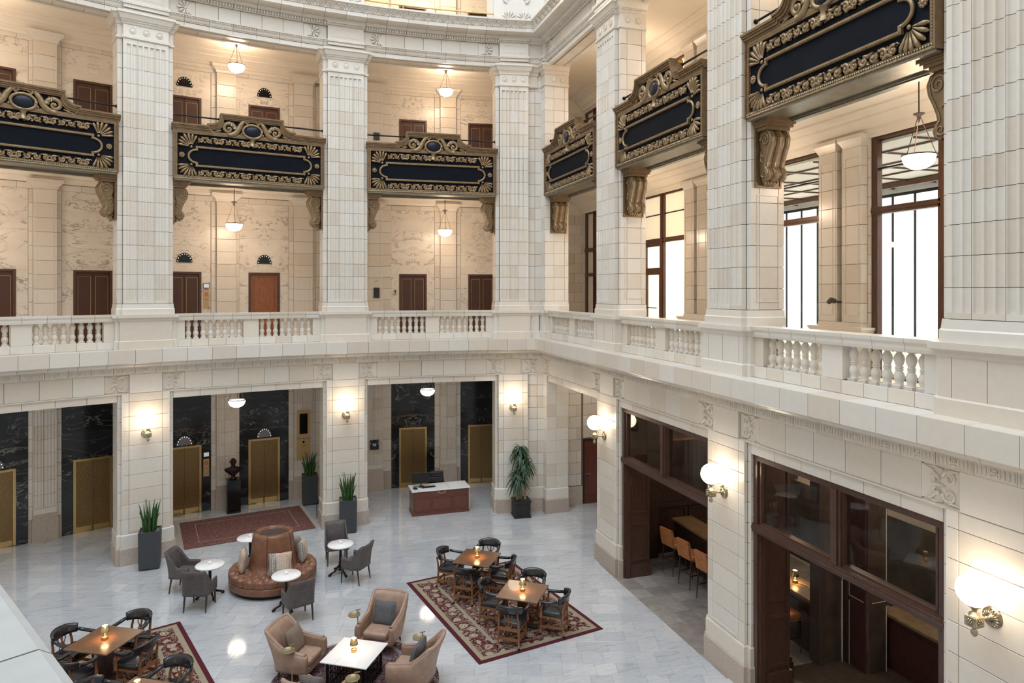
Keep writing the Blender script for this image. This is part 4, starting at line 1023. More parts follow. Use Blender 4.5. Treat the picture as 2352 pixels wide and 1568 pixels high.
# ---- timber shop fronts on the ground floor
def shopfront(k, a, b, mu):
    W_ = empty('window_%d' % (10+k), kind='structure')
    def m(shapes, nm, mat='shop_wood'):
        mb = MB(right)
        for s in shapes: mb.box(*s)
        return mb.build(nm, mat, W_)
    m([(a, a+.10, .05, .24, 0, 4.13), (a+.1, a+.14, .09, .20, 0, 4.1)], 'stile'); m([(b-.10, b, .05, .24, 0, 4.13), (b-.14, b-.1, .09, .20, 0, 4.1)], 'stile')
    m([(a, b, .045, .245, 4.05, 4.145)], 'head'); m([(a, b, .03, .26, 2.80, 2.95), (a, b, .0, .03, 2.86, 2.90), (a, b, .015, .03, 2.82, 2.94)], 'transom'); m([(mu-.10, mu+.10, .04, .24, 2.95, 4.06), (mu-.05, mu+.05, .01, .04, 2.95, 4.06)], 'mullion')
    for e0, e1 in ((a+.14, mu-.10), (mu+.10, b-.14)):
        m([(e0, e0+.03, .08, .2, 2.95, 4.05), (e1-.03, e1, .08, .2, 2.95, 4.05), (e0, e1, .08, .2, 2.95, 2.98)], 'glazing_bead'); m([(e0, e1, .13, .14, 2.96, 4.06)], 'pane', 'smoke' if k == 1 else 'smoke')
    # timber lined reveal (far side) with sunk panels
    m([(a-.03, a+.08, .24, .74, 0, 4.148), (a, a+.10, .24, .30, .35, 4.1), (a, a+.10, .68, .74, .35, 4.1)], 'reveal_panel'); m([(a-.02, a+.13, .22, .77, 0, .32)], 'reveal_base')
    m([(a, a+.10, .30, .68, z, z+.07) for z in (.40, 1.25, 1.55, 2.7)], 'reveal_rail')
    m([(b-.08, b+.03, .24, .74, 0, 4.148)], 'reveal_panel')
    return W_
shopfront(1, -15.08, -11.38, -13.15); shopfront(2, -10.08, -6.38, -8.18)
# bar room: panelled walls, ceiling, floor
BR = st('wall_bar')
mb = MB(); mb.box(8.3, 9.1, 15.86, 15.98, 0, 4.7); mb.box(9.1, 15, 16.2, 16.3, 0, 4.7); mb.box(9.0, 9.1, 15.9, 16.3, 0, 4.7); mb.build('panelled_wall', 'wood_dark', BR)
mb = MB(); mb.box(12.6, 12.7, 10.6, 16.3, 2.0, 4.7); mb.build('plastered_wall', 'plaster', BR)
mb = MB(); mb.box(12.6, 12.7, 10.6, 16.3, 0, 2.0); mb.build('plastered_wall', 'wallgrey', BR)  # shaded lower half of the cream wall, shade put into darker colour
mb = MB(); mb.box(8.35, 15, 4.4, 16.3, 4.68, 4.77); mb.build('ceiling_panel', 'plaster', BR)
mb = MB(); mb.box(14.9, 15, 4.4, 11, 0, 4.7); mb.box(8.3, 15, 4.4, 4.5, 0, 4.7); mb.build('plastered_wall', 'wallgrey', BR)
mb = MB()
for x0, x1 in ((9.2, 10.1), (10.2, 11.2), (11.3, 12.4)):
    for z0, z1 in ((.35, 1.15), (1.35, 3.0), (3.2, 3.9)):
        for p in ((x0, x1, z0, z0+.03), (x0, x1, z1-.03, z1), (x0, x0+.03, z0, z1), (x1-.03, x1, z0, z1)): mb.box(p[0], p[1], 16.17, 16.2, p[2], p[3])
mb.box(9.1, 12.6, 16.12, 16.2, 0, .25); mb.box(9.1, 12.6, 16.14, 16.2, 1.2, 1.3); mb.build('wainscot_moulding', 'wood_dark', BR)
mb = MB(); 
for z, o in ((3.75, .05), (3.80, .12), (3.86, .2), (3.9, .26)): mb.box(8.9, 12.6, 16.2-o-.05, 16.2, z, z+.05); mb.box(8.4, 9.15, 15.9-o, 16, z, z+.05); mb.box(9.1, 9.15+o, 15.8-o, 16.2, z, z+.05)
mb.box(9.0, 12.6, 16.0, 16.2, 3.0, 3.06); mb.build('cornice', 'chairwood', BR)
# wooden pier and screens in the second shop front
def scr(name, x0, x1, y0, y1, z1, mat, par, z0=0): mb = MB(); mb.bbox(x0, x1, y0, y1, z0, z1, .006); return mb.build(name, mat, par)
SC = st('wall_screen')
scr('post', 8.0, 8.55, 10.25, 10.7, 3.6, 'wood_dark', SC); mb = MB()
for z, o in ((0, .05), (.3, .03), (3.55, .04), (3.6, .1), (3.68, .16)): mb.box(8.0, 8.55+o, 10.25-o, 10.75, z, z+.08 if z else .3)
mb.build('post_moulding', 'wood_dark', SC)
scr('screen_frame', 9.32, 9.44, 10.36, 10.62, 4.6, 'graphite', SC); scr('screen_leaf', 9.44, 9.86, 10.40, 10.5, 4.6, 'planks', SC)
scr('light_strip', 9.865, 9.885, 10.38, 10.40, 4.6, 'offwhite', SC); scr('screen_post', 9.9, 10.0, 10.3, 10.42, 4.6, 'wood_dark', SC)
scr('cabinet_side', 9.93, 9.97, 9.9, 10.30, 4.6, 'wood_red', SC); scr('cabinet_front', 9.97, 10.4, 9.86, 9.9, 4.6, 'planks', SC)
mb = MB(right)
mb.box(-10.285, -10.275, 2.325, 2.33, 0, 1.2); mb.box(-10.285, -10.275, 2.325, 2.33, 1.3, 4.6); mb.box(-10.28, -9.94, 2.325, 2.33, 1.29, 1.30); mb.box(-9.862, -9.855, 2.44, 2.76, 1.29, 1.3); mb.box(-9.862, -9.855, 2.765, 2.78, 0, 1.2); mb.box(-9.862, -9.855, 2.765, 2.78, 1.3, 4.6)
mb.build('trim_strip', 'offwhite', SC)
FB = empty('floor_bar', kind='structure')
rr = random.Random(5); 
mb = MB(); mb.box(7.75, 15, 4.4, 16.2, -.05, -.008); mb.build('bed', 'grout', FB)
M['floor_w'] = tilemat('warm grey floor tile', [(0, (.27, .25, .235)), (.5, (.33, .305, .285)), (1, (.38, .36, .34))], .2, .12, 5)  # brown shading inside the openings is put into this darker tile colour
for r in range(14):
    x = 7.44
    while x < 12.4:
        y = 10.55+r*.42
        if y < 16: 
            t = put('paving_tile', slabm(.42, .42, .006, 'floor_w'), FB, (x+.21, y+.21, .003))
        x += .42
for i in range(23):
    x = 7.78+i*.0; 
    for j, (y0, y1) in enumerate(((4.5, 7.4+rr.random()), (8.4+0*i, 10.5))):
        xx = 7.60+i*.18; ya = 4.5 if j == 0 else y_prev; yb = 7.0+rr.random()*1.5 if j == 0 else 10.53; y_prev = yb
        mb = MB(); mb.bbox(xx+.002, xx+.178, ya+.002, yb-.002, -.03, .003, .003); mb.build('plank', 'planks', FB)

# bar counters
def counter(name, x0, x1, y0, y1, h, label, loc_mat='countertop', over=.08, body='wood_red'):
    o = empty(name, ((x0+x1)/2, (y0+y1)/2, 0), label=label, cat='counter'); hx, hy = (x1-x0)/2, (y1-y0)/2
    mb = MB(); mb.bbox(-hx, hx, -hy, hy, h-.06, h, .01); mb.build('worktop', loc_mat, o)
    mb = MB(); mb.box(-hx+over, hx, -hy+over*.5, hy, .1, h-.06); mb.box(-hx+over+.03, hx, -hy+over*.5+.03, hy, 0, .1); mb.build('body', body, o)
    mb = MB(); n = max(1, round(2*hy/1.2)); L_ = (2*hy-.1)/n
    for k in range(n):
        y = -hy+over*.5+.05+k*L_
        for p in ((y, y+L_-.06, .2, .23), (y, y+L_-.06, h-.2, h-.17), (y, y+.03, .2, h-.17), (y+L_-.09, y+L_-.06, .2, h-.17)): mb.box(-hx+over-.02, -hx+over, p[0], p[1], p[2], p[3])
    mb.build('panel_moulding', body, o); return o
counter('bar_counter', 9.38, 9.98, 10.66, 15.7, 1.08, 'long bar counter with stone top and dark panelled front inside the shop fronts', body='wood_dark')
counter('service_counter', 10.42, 11.0, 8.72, 10.1, 1.05, 'mahogany service counter with stone top inside the nearer shop front')
scr_ = empty('counter_pedestal', (10.62, 8.45, 0), label='low mahogany pedestal with pale top at the end of the service counter', cat='pedestal')
mb = MB(); mb.bbox(-.25, .35, -.2, .2, 0, 1.16, .01); mb.build('body', 'wood_red', scr_); mb = MB(); mb.bbox(-.3, .4, -.24, .24, 1.16, 1.21, .01); mb.build('top', 'inlay', scr_)
# ================================================================ balconies
BWD = 3.97
def balcony():
    o = empty('balcony'); hw = BWD/2; D0 = -.10
    mb = MB()
    mb.box(-hw, hw, D0+.03, D0+.14, 9.97, 11.30)
    mb.build('back_panel', 'navy', o)
    # outline of the shaped top with its moulded coping
    def top(s=1.0, dz=0):
        pts = [(-hw-.04, 11.44+dz), (-1.16, 11.44+dz), (-1.16, 11.50+dz), (-1.10, 11.50+dz)]
        for k in range(9):
            a = PI/2*k/8; pts.append((-1.10+.27*math.sin(a), 11.50+dz+.24*(1-math.cos(a))))
        pts += [(-.83, 11.81+dz)]
        return pts
    L_ = top(); full = L_+[(-x, z) for x, z in reversed(L_)]
    lower = [(x*.0+max(-hw-.02, min(hw+.02, x)), z) for x, z in full]
    def strip(mb, pts, dzs, y0, y1):
        a, b = dzs
        for (x0, z0), (x1, z1) in zip(pts, pts[1:]):
            def off(x, z, q): return (x*(1-(q*.11 if abs(x) < 1.2 else 0)), z-q*.155)
            P = [off(x0, z0, a), off(x1, z1, a), off(x1, z1, b), off(x0, z0, b)]
            vs = [(p[0], y0, p[1]) for p in P]+[(p[0], y1, p[1]) for p in P]
            mb.add(vs, [(0, 1, 2, 3), (7, 6, 5, 4), (0, 4, 5, 1), (1, 5, 6, 2), (2, 6, 7, 3), (3, 7, 4, 0)])
    mb = MB(); strip(mb, full, (0, .28), D0-.10, D0+.20); strip(mb, full, (.28, .5), D0-.075, D0+.16); strip(mb, full, (.5, .78), D0-.05, D0+.14); strip(mb, full, (.78, 1.0), D0-.02, D0+.14); mb.build('coping', 'bronze', o)
    mb = MB(); mb.prism([(-1.0, 11.25)]+[(x*.90, z-.14) for x, z in full[4:-4]]+[(1.0, 11.25)], D0+.04, D0+.12); mb.build('tympanum', 'navy', o)
    # border of the big panel with beads
    mb = MB()
    for x0, x1, z0, z1 in ((-hw, -hw+.10, 9.97, 11.35), (hw-.10, hw, 9.97, 11.35), (-hw, hw, 9.97, 10.07), (-hw, hw, 11.19, 11.30)): mb.box(x0, x1, D0-.01, D0+.1, z0, z1)
    for x0, x1, z0, z1 in ((-hw, -hw+.03, 9.97, 11.3), (hw-.03, hw, 9.97, 11.3)): mb.box(x0, x1, D0-.035, D0, z0, z1)
    mb.build('border', 'bronze', o)
    mb = MB()
    n = 26
    for i in range(n):
        for s in (-1, 1): mb.ball((s*(hw-.065), D0-.012, 10.10+1.08*(i+.5)/n), .013, seg=5, rings=3)
    for i in range(80): mb.ball((-hw+.1+(BWD-.2)*(i+.5)/80, D0-.012, 11.23), .011, seg=5, rings=3)
    mb.build('bead_row', 'bronze2', o)['kind'] = 'stuff'
    mb = MB()
    for i in range(90): mb.ball((-hw+.04+(BWD-.08)*(i+.5)/90, D0-.02, 10.03), .017, sx=1, seg=6, rings=3)
    mb.box(-hw, hw, D0-.02, D0, 9.985, 10.012); mb.build('rope_moulding', 'oldbrass', o)['kind'] = 'stuff'  # sky glint on the beads put into a paler metal colour
    # inner tablet frame
    pts = []; xr, zc, rz, rr_ = hw-.57, 10.595, .25, .175
    pts = [(-xr, zc+rz), (xr, zc+rz), (xr, zc+rr_)]+[(xr+.0+.20*math.sin(PI*k/10), zc+rr_*math.cos(PI*k/10)) for k in range(11)]+[(xr, zc-rz), (-xr, zc-rz), (-xr, zc-rr_)]+[(-xr-.20*math.sin(PI*k/10), zc-rr_*math.cos(PI*k/10)) for k in range(11)]
    mb = MB(); mb.prism(pts, D0+.015, D0+.05); mb.build('tablet', 'navy', o)
    mb = MB(); e = .012
    for s in (-1, 1):
        mb.box(-xr-.027, xr+.027, D0-.02, D0+.03, zc+s*rz-.027, zc+s*rz+.027); mb.box(-xr, xr, D0-.032, D0-.02, zc+s*rz-.012, zc+s*rz+.012)
        for q in (-1, 1): mb.box(s*xr-.027, s*xr+.027, D0-.02, D0+.03, min(zc+q*(rz+.027), zc+q*(rr_-.02)), max(zc+q*(rz+.027), zc+q*(rr_-.02)))
        mb.tube([(s*(xr+.20*math.sin(PI*k/14)), D0+.0, zc+rr_*math.cos(PI*k/14)) for k in range(15)], .03, 7)
    mb.build('tablet_frame', 'bronze2', o)
    # running scrolls
    for zc_ in (11.045, 10.155):
        mb = MB(); n = 8; x0, x1 = -hw+.60, hw-.60; p = (x1-x0)/n
        for i in range(n):
            cx = x0+(i+.5)*p
            if zc_ > 11 and abs(cx) < .1: continue
            s = 1 if i % 2 else -1
            for q in (-1, 1):
                c = cx+q*p*.25
                mb.tube(spiral(c, zc_+.0, .068, .012, (PI*.75 if q < 0 else PI*.25), 1.35, D0-.002, 20, q*s), [.033-.0009*k for k in range(21)], 5)
                mb.ball((c, D0-.01, zc_), .03, seg=6, rings=4)
                mb.tube([(c+q*.03, D0, zc_+s*.06), (c+q*.07, D0-.01, zc_+s*.075), (c+q*.10, D0, zc_+s*.05)], [.008, .016, .006], 5)
            mb.tube([(cx-p*.25, D0, zc_-s*.07), (cx, D0-.01, zc_-s*.045), (cx+p*.25, D0, zc_-s*.07)], [.026, .032, .026], 5)
            mb.tube([(cx, D0, zc_+s*.07), (cx, D0-.012, zc_+s*.02)], [.03, .012], 5)
        mb.build('scroll_frieze', 'bronze2', o)
    pal = palmette('bronze2', .37, 7, a0=math.radians(8), a1=math.radians(112), th=.035, rb=.035)
    for sx in (-1, 1):
        for sz in (-1, 1):
            a = math.radians(135 if sx < 0 else 45)
            m = Matrix.Translation((sx*(hw-.44), D0+.02, 10.61+sz*.235)) @ Matrix.Diagonal((-sx*-1, 1, sz, 1))
            q = put('palmette', pal, o, mw=m)
        mb = MB(); 
        for k in range(8): a = k*PI/4; mb.ball((sx*(hw-.21)+.05*math.cos(a), D0+.005, 10.61+.05*math.sin(a)), .027, seg=6, rings=4)
        mb.ball((sx*(hw-.21), D0, 10.61), .035, seg=8, rings=5); mb.build('rosette', 'bronze2', o)
    # cartouche and the two great volutes
    mb = MB(); mb.tube([(.25*math.cos(a*PI/12), D0-.02, 11.40+.185*math.sin(a*PI/12)) for a in range(25)], .036, 8); 
    mb.tube([(0, D0, 11.2), (0, D0-.02, 11.12), (0, D0, 11.0)], [.10, .05, .09], 6)
    for s in (-1, 1):
        mb.tube(spiral(s*.12, 11.66, .07, .015, -PI/2, 1.2, D0-.02, 18, s), [.03-.0009*k for k in range(19)], 6)
        for a in (.2, .5, .8): mb.ball((s*(.26+.03*math.cos(a*4)), D0-.01, 11.30+.09*a), .035, seg=6, rings=4)
        mb.tube([(s*.06, D0, 11.0), (s*.12, D0, 11.06), (s*.2, D0, 11.0)], .02, 6)
    mb.build('cartouche', 'bronze2', o)
    mb = MB(); mb.ball((0, D0-.0, 11.40), .22, 1, .3, .74, 16, 8); mb.build('cartouche_boss', 'navy_gloss', o)
    for s in (-1, 1):
        mb = MB(); n = 26; sp = spiral(s*.62, 11.43, .17, .03, (0 if s < 0 else PI), 1.25, D0-.005, n, -s if s > 0 else 1)
        mb.tube(sp, [.066-.0016*k for k in range(n+1)], 6, ((0, 1, 0), .5))
        mb.tube([(s*.16, D0-.01, 11.68), (s*.24, D0-.015, 11.66), (s*.32, D0-.01, 11.54), (s*.38, D0-.01, 11.40), (s*.45, D0-.005, 11.31), (s*.56, D0-.005, 11.26), (s*.66, D0-.005, 11.26)], [.05, .06, .07, .08, .08, .07, .06], 6, ((0, 1, 0), .5))
        mb.ball((s*.62, D0-.01, 11.43), .05, seg=8, rings=5)
        mb.tube([(s*.55, D0-.01, 11.50), (s*.55, D0-.02, 11.58), (s*.60, D0, 11.63)], [.02, .03, .01], 6); mb.tube([(s*.55, D0-.01, 11.55), (s*.49, D0-.01, 11.62)], [.02, .01], 6)
        mb.tube([(s*.80, D0, 11.36), (s*.88, D0-.01, 11.33), (s*.96, D0, 11.30), (s*1.02, D0, 11.27)], [.02, .03, .025, .01], 6)
        mb.build('volute', 'bronze2', o)
    # underside
    mb = MB(); mb.box(-hw+.02, hw-.02, D0+.02, .70, 9.955, 9.99); mb.build('underside', 'soffit', o)
    mb = MB(); 
    for y0, y1, z0 in ((D0, D0+.10, 9.93), (.50, .70, 9.92), (.54, .66, 9.90), (.70, .74, 9.97)): mb.box(-hw+.02, hw-.02, y0, y1, z0, 9.975)
    mb.build('underside_moulding', 'soffit', o)
    mb = MB(); mb.box(-hw+.02, hw-.02, D0+.14, .70, 10.79, 10.82); mb.box(-hw+.02, hw-.02, .68, .74, 9.97, 10.8); mb.build('deck', 'plaster', o)
    # handrail
    for s in (-1, 1):
        mb = MB(); mb.tube([(s*.84, .1, 11.70), (s*(hw+.0), .1, 11.70)], .022, 8); mb.tube([(s*(hw-.015), .1, 11.70), (s*(hw+.01), .1, 11.70)], .045, 10); mb.tube([(s*.80, .1, 11.70), (s*.86, .1, 11.70)], .035, 8); mb.build('handrail', 'iron', o)
        mb = MB(); mb.box(min(s*.55, s*.83), max(s*.55, s*.83), D0+.10, .12, 11.44, 11.79); mb.build('coping_return', 'brass', o)
    # consoles on the jambs
    def console(s):
        q = empty('console'); q.parent = o; q.location = (s*hw, .34, 0)
        mb = MB(); mb.box(-.25, .25, 0, .035, 8.80, 9.80) if False else None
        T = MB(lambda x, y, z: (-s*x, y, z))
        T.box(0, .03, -.27, .27, 8.80, 9.80); T.box(.03, .045, -.27, -.24, 8.80, 9.8); T.box(.03, .045, .24, .27, 8.80, 9.8); T.box(.03, .045, -.24, .24, 8.80, 8.83); T.build('back_plate', 'bronze', q)
        T = MB(lambda x, y, z: (-s*x, y, z))
        for z0, z1, e in ((9.90, 9.955, .44), (9.87, 9.90, .40), (9.82, 9.87, .36), (9.76, 9.82, .30)): T.box(0, e, -e*.5-.10, e*.5+.10, z0, z1)
        T.build('cap', 'bronze', q)
        def body(g, y0, y1, nm, mat):
            T = MB(lambda x, y, z: (-s*x, y, z)); cu = [(.20, 9.60, .16+g), (.17, 9.03, .10+g)]
            P = []
            pts = [(.05, 9.74), (.20, 9.765+g), (.32+g, 9.72), (.365+g, 9.62), (.34+g, 9.50), (.27+g, 9.36), (.215+g, 9.22), (.20+g, 9.13), (.24+g, 9.09), (.27+g, 9.02), (.25+g, 8.95), (.19, 8.915-g), (.12, 8.92-g), (.07, 8.98), (.045, 9.10), (.045, 9.3), (.08, 9.44), (.05, 9.55)]
            n = len(pts); T.add([(x, y0, z) for x, z in pts]+[(x, y1, z) for x, z in pts], [tuple(range(n)), tuple(range(2*n-1, n-1, -1))]); T.add([(x, y0, z) for x, z in pts]+[(x, y1, z) for x, z in pts], [(i, i+n, (i+1) % n+n, (i+1) % n) for i in range(n)], True)
            return T.build(nm, mat, q)
        body(0, -.19, .19, 'scroll_body', 'bronze'); 
        T = MB(lambda x, y, z: (-s*x, y, z))
        for y0, y1 in ((-.20, -.12), (-.05, .05), (.12, .20)):
            pts = [(.20, 9.785), (.33, 9.735), (.385, 9.62), (.36, 9.49), (.29, 9.35), (.235, 9.22), (.22, 9.14), (.26, 9.09), (.29, 9.02), (.265, 8.94), (.19, 8.895)]
            n = len(pts); inn = [(x-.05, z) for x, z in pts]
            for i in range(n-1):
                vs = [(pts[i][0], y0, pts[i][1]), (pts[i][0], y1, pts[i][1]), (pts[i+1][0], y1, pts[i+1][1]), (pts[i+1][0], y0, pts[i+1][1]), (inn[i][0], y0, inn[i][1]), (inn[i][0], y1, inn[i][1]), (inn[i+1][0], y1, inn[i+1][1]), (inn[i+1][0], y0, inn[i+1][1])]
                T.add(vs, [(0, 1, 2, 3), (0, 3, 7, 4), (1, 5, 6, 2)], True)
        T.build('rib', 'bronze2', q)
        T = MB(lambda x, y, z: (-s*x, y, z))
        for yy in (-.195, .195):
            T.tube([(x, yy, z) for x, _, z in spiral(.205, 9.60, .13, .02, PI, 1.6, 0, 26, -1)], [.022-.0004*k for k in range(27)], 5)
            T.tube([(x, yy, z) for x, _, z in spiral(.175, 9.02, .075, .012, PI, 1.4, 0, 20, 1)], [.017-.0004*k for k in range(21)], 5)
            T.tube([(.09, yy, 9.42), (.10, yy, 9.34), (.16, yy, 9.30)], [.012, .02, .008], 5); T.tube([(.08, yy, 9.34), (.09, yy, 9.25), (.13, yy, 9.21)], [.012, .02, .008], 5)
        T.build('side_spiral', 'bronze2', q)
        T = MB(lambda x, y, z: (-s*x, y, z))
        T.lathe([(0, -.24), (.055, -.24), (.07, -.22), (.05, -.18), (.06, 0), (.05, .18), (.07, .22), (.055, .24), (0, .24)], 12, (.0, 0, 0)) if False else None
        for k in range(5): T.tube([(.06, -.12+.06*k, 8.93), (.10, -.13+.065*k, 8.88), (.05, -.08+.04*k, 8.83)], [.03, .04, .015], 6)
        T.build('leaf_drop', 'bronze2', q)
    console(-1); console(1)
    return o
BP = balcony()
names = ['of the first bay at the far left', 'of the second bay, between the two full-height pilasters', 'of the third bay, left of the court corner', 'of the first bay right of the court corner', 'of the second bay on the right-hand wall', 'nearest, at upper right']
ALLB = ALLOPEN
for i, (w, a, b) in enumerate(ALLB):
    o = BP if i == 0 else dup(BP)
    uc = (a+b)/2; sx = (b-a)*(1 if w is WR else 1)/BWD; dd = -.096 if w is WL else 0
    o.matrix_basis = frame(w, uc, dd, 0) @ Matrix.Diagonal((sx, 1, 1, 1))
    tag(o, 'gilded bronze balcony front with navy tablet, %s' % names[i], 'balcony', 'bronze balcony fronts of the second gallery')
# ================================================================ lamps
def sconce():
    o = empty('wall_sconce')
    mb = MB(); m = [(0, -.055), (.03, -.06), (.035, -.04), (.06, -.035), (.085, -.03), (.10, -.012), (.115, -.012), (.12, 0)]
    T = MB(lambda x, y, z: (x, z, y)); T.lathe([(r, z) for r, z in m], 24)
    for k in range(16):
        a = k*PI/8; T.tube([(.045*math.cos(a), .045*math.sin(a), -.04), (.095*math.cos(a), .095*math.sin(a), -.022)], [.008, .012], 5)
    T.build('back_plate', 'oldbrass', o)
    mb = MB(); mb.tube([(0, -.05, 0), (0, -.21, 0)], [.018, .018], 8); mb.ball((0, -.10, 0), .026, seg=8, rings=6); mb.build('arm', 'oldbrass', o)
    mb = MB(); mb.bbox(-.07, .07, -.35, -.21, -.06, .06, .008); 
    for sx, sy, nx, ny in ((0, -.352, 1, 0), (-.072, -.28, 0, 1), (.072, -.28, 0, 1)):
        for k in range(6): a = k*PI/3; mb.ball((sx+nx*.025*math.cos(a), sy+ny*.025*math.cos(a), .025*math.sin(a)), .014, seg=6, rings=4)
        mb.ball((sx, sy, 0), .014, seg=6, rings=4)
    mb.build('box_body', 'oldbrass', o)
    mb = MB(); mb.lathe([(.012, -.06), (.02, -.075), (.012, -.085), (.034, -.11), (.038, -.135), (.026, -.165), (0, -.185)], 12, (0, -.28, 0)); mb.build('finial', 'oldbrass', o)
    mb = MB(); mb.lathe([(.06, .06), (.05, .085), (.028, .10), (.025, .12), (.045, .145), (.072, .165), (.075, .175), (.05, .185)], 16, (0, -.28, 0)); mb.build('neck', 'oldbrass', o)
    mb = MB(); mb.ball((0, -.28, .345), .185, seg=24, rings=16); mb.build('globe', 'globe', o)
    return o
SC_ = sconce(); lab = ['on the left pier, above the first tall planter', 'on the middle pier, above the second tall planter', 'on the corner pier above the dracaena', 'on the pier right of the corridor', 'on the pier between the two timber shop fronts', 'on the nearest pier at lower right']
for i, (w, u) in enumerate([(WL, -6.79), (WL, -1.54), (WL, 3.62), (WR, -15.83), (WR, -10.76), (WR, -5.70)]):
    o = SC_ if i == 0 else dup(SC_); o.matrix_basis = frame(w, u, -.07, 3.31)
    tag(o, 'brass wall sconce with white glass globe %s' % lab[i], 'wall lamp', 'globe sconces round the court')
def pendant(nm, H_, low=0):
    """origin at the rim of the bowl, ceiling H_ above it"""
    o = empty(nm)
    mb = MB(); mb.lathe([(.235, .0), (.24, -.02), (.225, -.09), (.18, -.16), (.10, -.205), (0, -.22)], 24); mb.build('bowl', 'bowl_low' if low else 'bowl', o)
    mb = MB(); mb.lathe([(.225, .0), (.25, -.006), (.25, .018), (.225, .02), (.225, .0)], 24); mb.build('rim', 'graphite', o)
    for k in range(3):
        a = k*2*PI/3+.5; mb = MB(); mb.tube([(.235*math.cos(a), .235*math.sin(a), .02), (.02*math.cos(a), .02*math.sin(a), .62)], .007, 5); mb.ball((.235*math.cos(a), .235*math.sin(a), .02), .016, seg=6, rings=4); mb.build('suspension_rod', 'graphite', o)
    mb = MB(); mb.lathe([(0, .52), (.012, .54), (.03, .60), (.03, .63), (.085, .66), (.085, .675), (.012, .69), (.010, max(.70, H_-.03)), (.03, H_-.03), (.08, H_-.01), (.08, H_)], 14); mb.build('stem', 'graphite', o)
    return o
pend = []
for (w, u, d, z, top, lab_) in ((WL, -4.36, 1.9, 9.02, 10.46, 'opal bowl pendant in the first gallery, second bay'), (WL, 1.72, 1.9, 9.05, 10.46, 'opal bowl pendant in the first gallery, third bay'),
    (WL, -4.30, 1.9, 13.84, 14.22, 'opal bowl pendant in the second gallery, second bay'), (WL, 1.75, 1.9, 13.80, 14.22, 'opal bowl pendant in the second gallery, third bay'),
    (WR, -8.40, 1.9, 9.15, 10.46, 'opal bowl pendant in the nearest gallery bay, in front of the tall window'), (WL, -4.34, 1.5, 3.73, 4.78, 'opal bowl pendant under the gallery before the second-bay lift doors'), (WL, 1.13, 1.5, 3.73, 4.78, 'opal bowl pendant above the reception desk'),
    (WL, -10.1, 1.9, 9.02, 10.46, None), (WL, -10.1, 1.9, 13.74, 14.3, None), (WL, -10.1, 1.5, 3.73, 4.78, None), (WR, -13.4, 1.9, 13.3, 14.4, None), (WR, -18.2, 1.9, 8.7, 10.46, None), (WR, -18.2, 1.9, 13.3, 14.4, None), (WR, -13.3, 1.9, 8.95, 10.46, None), (WR, -8.3, 1.9, 13.4, 14.4, None)):
    H_ = (10.46 if z > 5 and z < 10 else 14.50 if z > 10 else 4.78)-z
    o = pendant('pendant_lamp', H_, z < 5); o.matrix_basis = frame(w, u, d, z)
    tag(o, lab_ or {(-10.1, 9.02): 'opal bowl pendant in the first gallery beyond the left edge bay', (-10.1, 13.74): 'opal bowl pendant in the second gallery of the leftmost bay', (-10.1, 3.73): 'opal bowl pendant on the ground floor of the leftmost bay', (-13.4, 13.3): 'opal bowl pendant in the second gallery behind the middle right balcony', (-18.2, 8.7): 'opal bowl pendant in the first gallery just right of the corner', (-18.2, 13.3): 'opal bowl pendant in the second gallery just right of the corner', (-13.3, 8.95): 'opal bowl pendant in the first gallery behind the middle right balustrade', (-8.3, 13.4): 'opal bowl pendant in the second gallery above the nearest balcony'}[u, z], 'pendant lamp', 'opal bowl pendants of the galleries')
# ================================================================ FURNITURE
def V2(x, y, a, r): return (x+r*math.cos(math.radians(a)), y+r*math.sin(math.radians(a)))
def softbox(mb, x0, x1, y0, y1, z0, z1, r=.05, puff=.0, seg=4):
    """cushion: rounded box made of stacked rounded rectangles"""
    cx, cy = (x0+x1)/2, (y0+y1)/2; hx, hy = (x1-x0)/2, (y1-y0)/2; h = z1-z0; rr = min(r, h/2); lv = []
    for k in range(seg+1): a = -PI/2+PI/2*k/seg; lv.append((z0+rr+rr*math.sin(a), rr*(1-math.cos(a))))
    for k in range(seg+1): a = PI/2*k/seg; lv.append((z1-rr+rr*math.sin(a), rr*(1-math.cos(a))))
    vs = []; n = 20; fs = []
    for z, ins in lv:
        for i in range(n):
            a = 2*PI*i/n; c, s = math.cos(a), math.sin(a); e = .22
            vs.append((cx+(hx-ins)*math.copysign(abs(c)**e, c), cy+(hy-ins)*math.copysign(abs(s)**e, s), z+(puff if z > (z0+z1)/2 else -0)*(1-ins/rr if rr else 1)*0))
    m = len(lv)
    for j in range(m-1): fs += [(j*n+i, j*n+(i+1) % n, (j+1)*n+(i+1) % n, (j+1)*n+i) for i in range(n)]
    if puff:
        vs.append((cx, cy, z1+puff)); c0 = len(vs)-1; fs += [((m-1)*n+i, (m-1)*n+(i+1) % n, c0) for i in range(n)]
    else: fs += [tuple((m-1)*n+i for i in range(n))]
    fs += [tuple(reversed(range(n)))]; mb.add(vs, fs, True)
def pillow_mesh(w, h, t, mats):
    """square cushion standing in the xz plane, pinched corners; back face gets the second material"""
    n = 10; mb = MB()
    for side in (0, 1):
        mb.cur = side if isinstance(mats, (list, tuple)) and len(mats) > 1 else 0; vs = []; fs = []
        for i in range(n+1):
            for j in range(n+1):
                u, v = 2*i/n-1, 2*j/n-1; k = (1-u**4)*(1-v**4); pin = 1-.07*(1-abs(u*v)**.5*1.0)*(max(abs(u), abs(v))**3)
                vs.append((u*w/2*pin, (-1 if side == 0 else 1)*t/2*max(0, k)**.55, v*h/2*pin))
        for i in range(n):
            for j in range(n):
                f = (i*(n+1)+j, (i+1)*(n+1)+j, (i+1)*(n+1)+j+1, i*(n+1)+j+1); fs.append(f if side == 0 else f[::-1])
        mb.add(vs, fs, True)
    return mb.mesh('pillow', mats)
